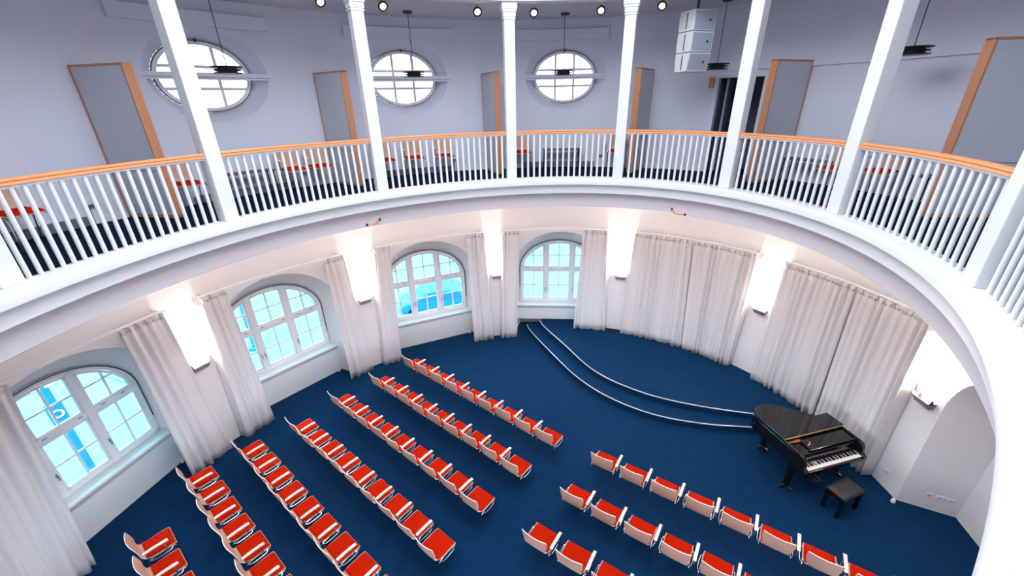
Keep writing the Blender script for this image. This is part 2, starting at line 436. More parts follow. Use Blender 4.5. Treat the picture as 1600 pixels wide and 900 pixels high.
def arched_window(idx, tc, cen, u, n):
    w = bpy.data.objects.new('window_%d' % idx, None); C.objects.link(w); BASE[w.name] = (0, 0, 0)
    struct(w, ['arched window at the far left of the hall', 'second arched window from the left',
               'third arched window from the left', 'arched window beside the stage'][idx-1], 'window')
    zb, zt = 0.83, SP_B                      # bottom of frame, transom height
    cw = 0.405                               # half width of the middle light
    mb = MB()
    ellipse_band(mb, cen, u, n, HW_B, RISE_B, HW_B-.075, RISE_B-.075, zt, .07, 0, PI)
    for sx in (-1, 1):
        pbar(mb, cen, u, n, sx*(HW_B-.04), zb, sx*(HW_B-.04), zt, .08, .07)
    pbar(mb, cen, u, n, -HW_B, zb+.04, HW_B, zb+.04, .08, .07)
    mb.build('window_frame', M['frame'], w, bevel=.006)
    mb = MB()
    pbar(mb, cen, u, n, -HW_B+.04, zt+.01, HW_B-.04, zt+.01, .10, .075, .002)
    mb.build('transom', M['frame'], w, bevel=.008)
    for sx in (-1, 1):
        mb = MB(); zt2 = arch_z(cw, HW_B-.05, zt, RISE_B-.05)
        pbar(mb, cen, u, n, sx*cw, zb, sx*cw, zt2, .11, .08, .002)
        mb.build('mullion', M['frame'], w, bevel=.01)
    # sashes: lower three and upper three, each with a cross of glazing bars
    cols = [(-HW_B+.08, -cw-.05), (-cw+.05, cw-.05), (cw+.05, HW_B-.08)]
    for x0, x1 in cols:
        for z0, z1, arch in ((zb+.08, zt-.04, False), (zt+.06, None, True)):
            mb = MB(); xm = (x0+x1)/2
            def top(x): return arch_z(x, HW_B-.085, zt, RISE_B-.085) if arch else z1
            s = .045
            pts = [(x0+(x1-x0)*i/10) for i in range(11)]
            if arch:                          # shaped sash border
                for i in range(10):
                    pbar(mb, cen, u, n, pts[i], top(pts[i])-s/2, pts[i+1], top(pts[i+1])-s/2, s, .05, .004)
            else: pbar(mb, cen, u, n, x0, z1-s/2, x1, z1-s/2, s, .05, .004)
            pbar(mb, cen, u, n, x0, z0+s/2, x1, z0+s/2, s, .05, .004)
            pbar(mb, cen, u, n, x0+s/2, z0, x0+s/2, max(z0+.05, top(x0)), s, .05, .004)
            pbar(mb, cen, u, n, x1-s/2, z0, x1-s/2, max(z0+.05, top(x1)), s, .05, .004)
            pbar(mb, cen, u, n, xm, z0, xm, top(xm), .034, .03, .01)
            zm = (z0+z1)/2 if not arch else z0+.40
            pbar(mb, cen, u, n, x0, zm, x1, zm, .034, .03, .01)
            sash = mb.build('sash', M['frame'], w)
            g = MB()
            if arch: pl = [cen+n*.015+u*x0+Vector((0, 0, z0))] + [cen+n*.015+u*x1+Vector((0, 0, z0))] + [cen+n*.015+u*x+Vector((0, 0, top(x))) for x in reversed(pts)]
            else: pl = [cen+n*.015+u*x+Vector((0, 0, z)) for x, z in ((x0, z0), (x1, z0), (x1, z1), (x0, z1))]
            g.prism3(pl, n*.004)
            g.build('pane', M['pane'], sash)
    # black seal that follows the arch, hinges and handles
    mb = MB(); k = 40
    mb.tube([cen+n*.078+u*(HW_B-.008)*math.cos(PI*i/k)+Vector((0, 0, zt+(RISE_B-.008)*math.sin(PI*i/k))) for i in range(k+1)]
            + [cen+n*.078+u*-(HW_B-.008)+Vector((0, 0, zt-.6))], .008, 6)
    mb.tube([cen+n*.078+u*(HW_B-.008)+Vector((0, 0, zt-.75)), cen+n*.078+u*(HW_B-.008)+Vector((0, 0, zt))], .008, 6)
    mb.build('seal', M['gasket'], w)
    for x in (-cw+.035, -cw-.035, cw+.035):
        mb = MB()
        mb.box(cen+u*x+n*.085+Vector((0, 0, 1.30)), (.022, .02, .07), Rf(u, n))
        mb.box(cen+u*x+n*.11+Vector((0, 0, 1.26)), (.018, .018, .11), Rf(u, n))
        mb.build('window_handle', M['handle'], w, bevel=.004)
    for x in (-.95, -.62, -.25, .25, .62, .95):
        mb = MB(); mb.box(cen+u*x+n*.082+Vector((0, 0, zt+.035)), (.07, .014, .018), Rf(u, n))
        mb.build('hinge', M['handle'], w, bevel=.003)
    mb = MB()
    hw = HW_B+.10
    p = [cen-u*HW_B, cen+u*HW_B, cen+u*hw+n*.33, cen-u*hw+n*.33]
    mb.prism3([q+Vector((0, 0, .775)) for q in p], Vector((0, 0, .05)))
    mb.build('window_sill', M['white'], w, bevel=.006)
    return w

def plain_window(idx, tc, cen, u, n):
    w = bpy.data.objects.new('window_%d' % idx, None); C.objects.link(w); BASE[w.name] = (0, 0, 0)
    struct(w, 'unseen arched window added on the near side of the hall', 'window')
    mb = MB(); zb, zt = .83, SP_B
    ellipse_band(mb, cen, u, n, HW_B, RISE_B, HW_B-.075, RISE_B-.075, zt, .07, 0, PI)
    for x in (-HW_B+.04, -.405, .405, HW_B-.04): pbar(mb, cen, u, n, x, zb, x, arch_z(x, HW_B, zt, RISE_B)-.03, .09, .07)
    for z in (zb+.04, zt): pbar(mb, cen, u, n, -HW_B, z, HW_B, z, .09, .07)
    mb.build('window_frame', M['frame'], w)
    g = MB(); g.prism3([cen+n*.03-u*(HW_B-.05)+Vector((0, 0, zb+.05))]+[cen+n*.03+u*x+Vector((0, 0, arch_z(x, HW_B-.05, zt, RISE_B-.05))) for x in arch_xs(HW_B-.05)]+[cen+n*.03+u*(HW_B-.05)+Vector((0, 0, zb+.05))], n*.004)
    g.build('pane', M['pane_up'], w)
    mb = MB(); mb.box(cen-n*.05+Vector((0, 0, .41)), (2*HW_B, .06, .84), Rf(u, n)); mb.build('apron_wall', M['wall'], w)

def radiator_cover(tc, cen, u, n, label, z0=0.0):
    o = cen + n*.27
    th = thing('radiator_cover', label, 'radiator cover', (o.x, o.y, z0), 0, 'panels under the arched windows')
    hw = HW_B + .075; R = Rf(u, n)
    mb = MB(); mb.box(o+Vector((0, 0, (z0+.70)/2)), (2*hw, .05, .70-z0), R)
    mb.build('front_panel', M['white'], th, bevel=.006, world=True)
    mb = MB(); mb.box(o+n*.028+Vector((0, 0, .735)), (2*hw-.02, .03, .05), R)
    for k in range(3): mb.box(o+n*.044+Vector((0, 0, .722+.013*k)), (2*hw-.06, .006, .005), R)
    mb.build('grille', M['grille'], th, world=True)
    if z0 == 0:
        mb = MB(); c = o+u*(hw-.12)+n*.055
        mb.tube([c+Vector((0, 0, .0)), c+Vector((0, 0, .06)), c+Vector((0, 0, .09))+u*.01], [.03, .03, .02], 10)
        mb.build('valve', M['ivory'], th, world=True, smooth=True)

for i, (tc, cen, u, n, fx, ft) in enumerate(niches[:4]):
    arched_window(i+1, tc, cen, u, n)
for i, nc in enumerate(niches[5:]): plain_window(11+i, *nc[:4])
radiator_cover(*niches[0][:4], 'white panel under the leftmost arched window')
radiator_cover(*niches[1][:4], 'white panel under the second arched window from the left')
radiator_cover(*niches[2][:4], 'white panel under the third arched window from the left')
radiator_cover(*niches[3][:4], 'white panel under the arched window on the stage', STAGE)
# blank back of the far-right niche (its window stays out of sight)
tc, cen, u, n, fx, ft = niches[4]
arched = [cen-u*HW_B]+[cen+u*x+Vector((0, 0, arch_z(x, HW_B, SP_B, RISE_B))) for x in arch_xs(HW_B)]+[cen+u*HW_B]
mb = MB(); mb.prism3([p-n*.02 for p in arched], -n*.04)
struct(mb.build('wall_niche', M['wall']), 'blank back of the arched niche at the right', 'wall')
# close the wall below the sills
for tc, cen, u, n, fx, ft in niches[:4]:
    mb = MB(); mb.box(cen-n*.05+Vector((0, 0, .41)), (2*HW_B, .06, .84), Rf(u, n))
    struct(mb.build('wall_sill', M['wall']), 'wall below a window', 'wall')

def oval_window(idx, tc, cen, u, n):
    w = bpy.data.objects.new('window_%d' % (idx+4), None); C.objects.link(w); BASE[w.name] = (0, 0, 0)
    struct(w, 'oval window in the gallery wall', 'window')
    mb = MB(); ellipse_band(mb, cen, u, n, OC_B[0], OC_B[1], OC_B[0]-.085, OC_B[1]-.075, OC_Z, .06)
    mb.build('window_frame', M['frame'], w)
    mb = MB()
    for x in (-.23, .23):
        h = (OC_B[1]-.07)*math.sqrt(1-(x/(OC_B[0]-.08))**2)
        pbar(mb, cen, u, n, x, OC_Z-h, x, OC_Z+h, .05, .045, .005)
    for z in (-.20, .17):
        h = (OC_B[0]-.08)*math.sqrt(1-(z/(OC_B[1]-.07))**2)
        pbar(mb, cen, u, n, -h, OC_Z+z, h, OC_Z+z, .05, .045, .006)
    mb.build('glazing_bars', M['frame'], w)
    g = MB(); g.prism3([cen+n*.02+u*(OC_B[0]-.07)*math.cos(2*PI*k/48)+Vector((0, 0, OC_Z+(OC_B[1]-.06)*math.sin(2*PI*k/48))) for k in range(48)], n*.004)
    g.build('pane', M['pane_oval'], w)
    mb = MB(); mb.tube([cen+n*.062+u*(OC_B[0]-.012)*math.cos(2*PI*k/64)+Vector((0, 0, OC_Z+(OC_B[1]-.012)*math.sin(2*PI*k/64))) for k in range(64)], .007, 6, closed=True)
    mb.box(cen+n*.07+Vector((0, 0, OC_Z+OC_B[1]-.01)), (.035, .03, .05), Rf(u, n))
    mb.build('seal', M['gasket'], w)
    return w
for i, (tc, cen, u, n, xs, ft) in enumerate(ocs): oval_window(i+1, tc, cen, u, n)
# white bar across each oval window and the blind box over it
for i, (tc, cen, u, n, xs, ft) in enumerate(ocs):
    who = ['left', 'middle', 'right'][i]
    c = cen + n*(OC_OFF-WALL+.03)
    th = thing('window_bar', 'white bar across the %s oval window' % who, 'window bar', (c.x, c.y, OC_Z), 0, 'bars across the oval windows')
    mb = MB(); R = Rf(u, n)
    mb.box(c+Vector((0, 0, OC_Z+.02)), (2.12, .06, .075), R)
    mb.build('bar', M['wall_up'], th, bevel=.006, world=True)
    mb = MB(); mb.box(c+n*.031+Vector((0, 0, OC_Z-.022)), (2.10, .008, .012), R)
    mb.build('groove', M['dgrey'], th, world=True)
    mb = MB(); mb.box(c+n*.012+Vector((0, 0, OC_Z-.042)), (2.12, .07, .035), R)
    mb.build('lower_lip', M['wall_up'], th, bevel=.006, world=True)
    th = thing('blind_box', 'flat pale blind box above the %s oval window' % who, 'blind box', (c.x, c.y, 8.22), 0, 'blind boxes above the oval windows')
    mb = MB(); mb.sweep(frange(tc+9.1, tc-8.5, 24), [(WALL-.09, 8.33), (WALL+.0, 8.34), (WALL+.0, 8.12), (WALL-.075, 8.12)])
    mb.build('casing', M['wall_up'], th, world=True)
    mb = MB(); mb.sweep(frange(tc+9.1, tc-8.5, 24), [(WALL-.10, 8.335), (WALL+.0, 8.345), (WALL+.0, 8.32), (WALL-.10, 8.32)])
    mb.build('top_lip', M['white'], th, world=True)

# ================================================================== COLUMNS AND RAILINGS
COL = {0: (-4.812, 3.683), 1: (-4.101, 6.001), 2: (-2.400, 7.926), 3: (0.058, 9.027), 4: (2.253, 8.808), 5: (3.882, 7.563),
       6: (4.525, 5.693), 7: (3.993, 3.272)}
COLT = {0: 139.81, 1: 110.37, 2: 81.91, 3: 51.76, 4: 24.30, 5: -4.10, 6: -31.18, 7: -61.72, -1: 168.0, 8: -90.0}
for k in (-1, 8): COL[k] = PT(COLT[k], 0.0)
CW = 0.205
col_lab = {-1: 'white square column out at the far left', 0: 'white square column at the bottom left edge of the gallery', 1: 'white square column in front of the left oval window',
           2: 'white square column just left of the middle oval window', 3: 'white square column between the middle and right oval windows',
           4: 'white square column right of the right oval window', 5: 'white square column in front of the dark doorway',
           6: 'white square column right of the doorway panel', 7: 'white square column nearest the camera at right', 8: 'white square column beside the viewpoint'}
colbox = {}
for k in sorted(COL):
    t = COLT[k]; _, u, n = frame(t, 0)
    f = V3(COL[k], 0); c = f - n*CW/2
    R = Rf(u, n); colbox[k] = (c, u, n)
    th = thing('column', col_lab[k], 'column', (c.x, c.y, Z_KERB), 0, 'white columns round the gallery')
    mb = MB(); mb.box(c+Vector((0, 0, (Z_KERB+8.25)/2)), (CW, CW, 8.25-Z_KERB), R)
    mb.build('shaft', M['white'], th, bevel=.012, world=True)
    mb = MB()
    for z0, z1, w in ((8.20, 8.225, .235), (8.24, 8.32, .235), (8.32, 8.36, .265), (8.36, 8.47, .285)):
        mb.box(c+Vector((0, 0, (z0+z1)/2)), (w, w, z1-z0), R)
    mb.build('capital', M['white'], th, bevel=.008, world=True)
    mb = MB(); mb.box(c+n*.06+Vector((0, 0, Z_KERB-.062)), (CW+.02, .2, .128), R)
    mb.build('plinth', M['white'], th, bevel=.006, world=True)

BALN = {(-1, 0): 19, (0, 1): 20, (1, 2): 20, (2, 3): 20, (3, 4): 16, (4, 5): 16, (5, 6): 15, (6, 7): 18, (7, 8): 18}
bal_lab = {(-1, 0): 'white railing bay out at the far left', (0, 1): 'white railing with orange handrail in the leftmost bay', (1, 2): 'white railing with orange handrail below the left oval window',
           (2, 3): 'white railing with orange handrail below the middle oval window', (3, 4): 'white railing with orange handrail below the right oval window',
           (4, 5): 'white railing with orange handrail below the hanging speaker', (5, 6): 'white railing with orange handrail right of the doorway',
           (6, 7): 'white railing with orange handrail in front of the rightmost wood panel', (7, 8): 'white railing bay nearest the camera at the right edge'}
ROFF = 0.075
bar_mesh = None
for (a, b), cnt in BALN.items():
    ta, tb = COLT[a], COLT[b]
    ca, ua, na = colbox[a]; cb, ub, nb = colbox[b]
    # offsets of the two columns from the smooth oval, blended along the bay
    pa, pb = V3(PT(ta, 0), 0), V3(PT(tb, 0), 0)
    da, db = V3(COL[a], 0)-pa, V3(COL[b], 0)-pb
    def rp(s, off, z):
        p = V3(PT(ta+(tb-ta)*s, off), z); return p + da*(1-s) + db*s
    L = sum((rp((i+1)/20, ROFF, 0)-rp(i/20, ROFF, 0)).length for i in range(20))
    e = (CW/2-.01)/L
    mid = rp(.5, ROFF, Z_KERB)
    th = thing('railing', bal_lab[(a, b)], 'railing', tuple(mid), 0, 'gallery railing bays')
    ss = frange(e, 1-e, 24)
    def rsweep(prof):
        m = MB(); rings = [[rp(s, ROFF+o, z) for o, z in prof] for s in ss]; k = len(prof)
        vs = [v for r in rings for v in r]; fs = []
        for i in range(len(ss)-1):
            for j in range(k):
                j2 = (j+1) % k; fs.append((i*k+j, (i+1)*k+j, (i+1)*k+j2, i*k+j2))
        fs.append(tuple(range(k))); fs.append(tuple((len(ss)-1)*k+j for j in range(k-1, -1, -1)))
        m.add(vs, fs); return m
    zr = Z_RAIL
    hr = rsweep([(-.05, zr-.058), (-.05, zr-.036), (-.044, zr-.031), (-.044, zr-.026), (-.05, zr-.021), (-.05, zr-.008), (-.038, zr), (.038, zr), (.05, zr-.01), (.05, zr-.058)]).build('handrail', M['rail'], th, world=True, smooth=True)
    rsweep([(-.0465, zr-.036), (-.0465, zr-.021), (-.040, zr-.021), (-.040, zr-.036)]).build('rail_groove', M['rail_dark'], hr, world=True)
    rsweep([(-.028, zr-.085), (-.028, zr-.057), (.028, zr-.057), (.028, zr-.085)]).build('under_rail', M['white'], th, world=True)
    if bar_mesh is None:
        mb = MB(); mb.tube([(0, 0, 0), (0, 0, Z_RAIL-.07-Z_KERB)], .0225, 10)
        proto = mb.build('baluster', M['white'], th, smooth=True); bar_mesh = proto
    for i in range(cnt):
        s = e + (1-2*e)*(i+1)/(cnt+1)
        p = rp(s, ROFF, Z_KERB)
        if i == 0 and bar_mesh is proto and proto.parent == th and proto.location.length == 0: o = proto
        else:
            o = bar_mesh.copy(); C.objects.link(o); o.parent = th
        o.location = p - mid

# ================================================================== STAGE
def catmull(P, k=8):
    P = [Vector((*p, 0)) for p in P]; out = []
    Q = [P[0]*2-P[1]] + P + [P[-1]*2-P[-2]]
    for i in range(1, len(Q)-2):
        for j in range(k):
            t = j/k
            out.append(0.5*((2*Q[i]) + (-Q[i-1]+Q[i+1])*t + (2*Q[i-1]-5*Q[i]+4*Q[i+1]-Q[i+2])*t*t + (-Q[i-1]+3*Q[i]-3*Q[i+1]+Q[i+2])*t**3))
    out.append(Q[-2]); return [(p.x, p.y) for p in out]
top_c = catmull([(.88, 11.75), (.98, 11.35), (1.47, 10.30), (2.14, 8.93), (3.07, 8.07), (4.12, 7.57), (5.42, 7.21), (6.85, 6.98)])
stp_c = catmull([(.46, 11.75), (.56, 11.33), (1.08, 10.11), (1.65, 8.93), (2.31, 8.08), (3.20, 7.44), (4.24, 7.10), (5.31, 6.95), (6.88, 6.72)])
th = thing('stage', 'blue carpeted curved stage with two white edged steps', 'stage', (4.0, 9.0, 0))
tc, cen4, u4, n4, fx4, ft4 = niches[3]
# outer edge follows the wall and dips into the window niche
outer = [PT(t, WALL-.006) for t in frange(-22.7, ft4[-1]-.2, 40)]
nin = cen4 + n4*.305
r = nin + u4*(HW_B+.05); outer += [(r.x, r.y)]
def poly(front, xl):
    l = nin - u4*xl
    return list(front) + outer + [(l.x, l.y)]
for front, z0, z1, nm, xl in ((stp_c, 0.0, STEP, 'lower_step', .95), (top_c, STEP, STAGE, 'platform', .52)):
    mb = MB(); mb.prism(poly(front, xl), z0, z1)
    pl = mb.build(nm, M['carpet'], th, world=True)
    mb = MB(); pts = [Vector((p[0], p[1], z1+.004)) for p in front]
    L = []; Rr = []
    for i, p in enumerate(pts):
        d = (pts[min(i+1, len(pts)-1)]-pts[max(0, i-1)]).normalized(); nn = Vector((-d.y, d.x, 0))
        L.append((p-nn*.004, p+nn*.013))
    rows = [[a+Vector((0, 0, -.016)) for a, b in L], [a+Vector((0, 0, .003)) for a, b in L], [b+Vector((0, 0, .003)) for a, b in L], [b+Vector((0, 0, -.006)) for a, b in L]]
    mb.grid(rows)
    mb.build('nosing', M['steel'], pl, world=True)

# ================================================================== CURTAINS
def curtain(label, top, bot, z0, z1=3.47, seed=0, lam=.15, amp=.042, group='white curtains beside the windows', off=2.2, ret=''):
    rnd = random.Random(seed)
    pm = PT((top[0]+top[1])/2, off)
    th = thing('curtain', label, 'curtain', (pm[0], pm[1], z0), 0, group)
    W = (Vector(PT(top[0], off))-Vector(PT(top[1], off))).length
    nx = max(40, int(W/.0135)); nz = 16
    ph1, ph2, ph3 = [rnd.random()*6.28 for _ in range(3)]
    def fold(s, v):
        w = s + .03*math.sin(2*PI*s/.9+ph2) + .018*math.sin(2*PI*s/.37+ph3)
        a = amp*(.75+.30*v)*(.65+.35*math.sin(2*PI*s/.71+ph1))
        f = math.sin(2*PI*w/lam)
        f = math.copysign(abs(f)**.75, f)
        return a*f + .006*v*math.sin(2*PI*s/.33+ph2+1.3*v) + .35*amp*(1-v)**6*math.sin(2*PI*w/(lam*.5)+ph1)
    rows = []
    for i in range(nz+1):
        v = i/nz; row = []
        for j in range(nx+1):
            q = j/nx; s = q*W
            t = (top[0]+(top[1]-top[0])*q)*(1-v) + (bot[0]+(bot[1]-bot[0])*q)*v
            vv = v
            z = z1 + (z0-z1)*v
            if i == 0: z += .014*math.sin(2*PI*s/(lam*.5)+ph1) + .008*math.sin(2*PI*s/.21)
            if i == nz: z += .012*math.sin(2*PI*s/lam*.5+ph2)
            row.append((*PT(t, off - fold(s, vv) + .03*v*v), z))
        # outer edge turned back to the wall, a return added to block the uplights
        for side in ret:
            e0 = row[0] if side == 'L' else row[-1]
            te = (top[0] if side == 'L' else top[1])*(1-v) + (bot[0] if side == 'L' else bot[1])*v
            sg = .28 if side == 'L' else -.28
            ext = [(*PT(te+sg*math.sin(PI*.5*k/5), off+.03+(WALL-.012-off-.03)*k/5), e0[2]) for k in (1, 2, 3, 4, 5)]
            if side == 'L': row = ext[::-1]+row
            else: row = row+ext
        rows.append(row)
    mb = MB(); mb.grid(rows)
    mb.build('cloth', M['curtain'], th, smooth=True, world=True, fix=False, solid=.006)
    # gathered heading band
    hr_ = []
    for z, k in ((z1+.015, 1.0), (z1-.03, 1.15), (z1-.075, 1.0)):
        hr_.append([(*PT(top[0]+(top[1]-top[0])*j/nx, off-.004-.014*k*math.sin(2*PI*(j/nx*W)/.045) - fold(j/nx*W, 0)*.9), z+.010*math.sin(2*PI*(j/nx*W)/.06+ph1)) for j in range(nx+1)])
    mb = MB(); mb.grid(hr_)
    mb.build('heading', M['curtain'], th, smooth=True, world=True, fix=False, solid=.008)
curtain('white curtain at the bottom left corner, left of the leftmost window', (146, 131.6), (148.5, 133.8), .02, seed=1, ret='L')
curtain('white curtain hanging right of the leftmost arched window', (119.9, 114.4), (119.2, 112.6), .02, seed=2, ret='R')
curtain('white curtain hanging left of the second arched window', (109.4, 105.8), (109.8, 104.8), .02, seed=3, ret='L')
curtain('white curtain hanging right of the second arched window', (89.8, 86.2), (89.6, 84.6), .02, seed=4, ret='R')
curtain('white curtain hanging left of the third arched window', (80.5, 77.3), (82.0, 78.3), .02, seed=5, ret='L')
curtain('white curtain hanging right of the third arched window', (61.3, 57.3), (61.0, 56.2), .02, seed=6, ret='R')
curtain('white curtain hanging left of the stage window, by the step', (53.2, 49.3), (54.0, 50.2), .02, seed=7, ret='L')
curtain('white curtain hanging right of the stage window', (34.4, 28.6), (35.6, 27.6), STAGE+.015, seed=8, ret='R')
G2 = 'closed white curtains behind the stage'
curtain('closed white curtain at the back of the stage, left panel before the dark gap', (22.4, 9.3), (23.4, 8.0), STAGE+.015, seed=9, ret='L', group=G2)
curtain('closed white curtain at the back of the stage, right panel after the dark gap', (9.0, -4.3), (7.8, -3.4), STAGE+.015, seed=10, ret='R', group=G2)
curtain('closed white curtain left behind the grand piano tail', (-9.8, -22.6), (-8.8, -22.75), STAGE+.015, seed=11, ret='L', group=G2)
curtain('closed white curtain right behind the grand piano keyboard', (-22.75, -34.3), (-23.0, -34.0), .02, seed=12, ret='R', group=G2)
# curtain rails
for lab, a, b in (('thin white curtain rail over the leftmost arched window', 133, 114), ('thin white curtain rail over the second arched window', 109.6, 86),
                  ('thin white curtain rail over the third arched window', 80.8, 57), ('thin white curtain rail over the stage window', 53.4, 28.4),
                  ('thin white curtain rail over the closed curtain behind the stage', 22.6, -4.5), ('thin white curtain rail over the closed curtain behind the piano', -9.6, -34.4)):
    pm = PT((a+b)/2, 2.2); th = thing('curtain_rail', lab, 'curtain rail', (pm[0], pm[1], 3.5), 0, 'curtain rails')
    mb = MB(); mb.sweep(frange(a, b, 30), [(2.18, 3.502), (2.18, 3.527), (2.225, 3.527), (2.225, 3.502)])
    mb.build('track', M['white'], th, world=True)
    for k in (.04, .96):
        t = a+(b-a)*k; _, u, n = frame(t, 2.32); p = PT(t, 2.34)
        mb = MB(); mb.box((p[0], p[1], 3.528), (.02, .23, .02), Rf(u, n)); mb.build('bracket', M['white'], th, world=True)

# ================================================================== WALL LIGHTS
SC = [(111.9, 'left of the second arched window'), (83.5, 'between the second and third arched windows'), (54.7, 'between the third arched window and the stage window'),
      (24.9, 'between the stage window and the closed curtain'), (-6.9, 'between the two closed curtains'), (-36.6, 'right of the closed curtains by the arched niche')]
def lamp(name, kind, loc, energy, col, **kw):
    d = bpy.data.lights.new(name, kind); d.energy = energy; d.color = col
    for k, v in kw.items(): setattr(d, k, v)
    o = bpy.data.objects.new(name, d); C.objects.link(o); o.location = loc
    return o
SC_E = 420
for t, where in SC:
    p = V3(PT(t, WALL), 2.0); _, u, n = frame(t, WALL); R = Rf(u, n)
    def q(x, y, z): return p + u*x + n*y + Vector((0, 0, z))
    th = thing('wall_light', 'white plaster uplight on the pier ' + where, 'wall light', tuple(p), 0, 'plaster uplights on the piers')
    mb = MB()
    # bowl: front plate leaning out, two side plates, floor
    mb.prism3([q(-.125, .07, 0), q(.125, .07, 0), q(.145, .14, .125), q(-.145, .14, .125)], n*.012)
    for s in (-1, 1):
        mb.prism3([q(s*.125, .0, 0), q(s*.125, .08, 0), q(s*.145, .15, .125), q(s*.145, .0, .125)], u*s*.01)
    mb.box(q(0, .04, .006), (.25, .08, .012), R)
    mb.build('bowl', M['plaster'], th, world=True)
    for s in (-1, 1):
        mb = MB(); mb.prism3([q(s*.145, .02, .10), q(s*.145, .15, .10), q(s*.185, .155, .235), q(s*.160, .10, .16)], u*s*.012)
        mb.build('horn', M['horn'], th, world=True)
    l = lamp('wall_light_bulb', 'SPOT', (0, 0, 0), SC_E, (1.0, 0.87, 0.76), spot_size=rad(116), spot_blend=.3, shadow_soft_size=.03)
    l.rotation_euler = (PI, 0, 0); l.parent = th; l.location = Vector(q(0, .055, .13)) - p

# ================================================================== ACOUSTIC PANELS ON THE GALLERY
PAN = [(110.4, 112.4, 'leftmost grey fabric panel in an orange wood frame, left of the left oval window'), (82.0, 84.4, 'grey fabric panel in a wood frame just left of the middle oval window'),
       (53.7, 55.7, 'narrow wood framed grey panel left of the right oval window'), (24.2, 22.9, 'narrow wood framed grey panel right of the right oval window'),
       (-2.0, -4.4, 'wood framed grey panel right of the dark doorway'), (-32.0, -34.4, 'large wood framed grey panel at the far right of the gallery')]
for t0, t1, lab in PAN:
    a = V3(PT(t0, 1.47), 0); b = V3(PT(t1, WALL-.02), 0)
    e = (b-a).normalized(); L = (b-a).length; f = Vector((-e.y, e.x, 0))
    mid = (a+b)/2
    th = thing('acoustic_panel', lab, 'acoustic panel', (mid.x, mid.y, Z_GF), 0, 'wood framed panels along the gallery wall')
    R = Matrix(((e.x, f.x, 0), (e.y, f.y, 0), (0, 0, 1)))
    D = .145; z0, z1 = Z_GF+.015, 7.43
    mb = MB()
    mb.box(a+e*.014+Vector((0, 0, (z0+z1)/2)), (.028, D, z1-z0), R)
    mb.box(b-e*.014+Vector((0, 0, (z0+z1)/2)), (.028, D, z1-z0), R)
    mb.box(mid+Vector((0, 0, z1-.014)), (L, D, .028), R)
    mb.box(mid+Vector((0, 0, z0+.02)), (L, D, .04), R)
    mb.build('wood_frame', M['wood'], th, bevel=.003, world=True)
    for s in (-1, 1):
        mb = MB()
        mb.box(mid+f*s*(D/2-.012)+Vector((0, 0, (z0+z1)/2+.365)), (L-.056, .012, (z1-z0)-.79), R)
        mb.box(mid+f*s*(D/2-.012)+Vector((0, 0, z0+.40)), (L-.056, .011, .70), R)
        mb.build('fabric_face', M['felt'], th, world=True)

# ================================================================== CHAIRS
def curve_pts(pts, k=6):
    out = []
    Q = [2*Vector(pts[0])-Vector(pts[1])]+[Vector(p) for p in pts]+[2*Vector(pts[-1])-Vector(pts[-2])]
    for i in range(1, len(Q)-2):
        for j in range(k):
            t = j/k
            out.append(0.5*((2*Q[i])+(-Q[i-1]+Q[i+1])*t+(2*Q[i-1]-5*Q[i]+4*Q[i+1]-Q[i+2])*t*t+(-Q[i-1]+3*Q[i]-3*Q[i+1]+Q[i+2])*t**3))
    out.append(Q[-2]); return out

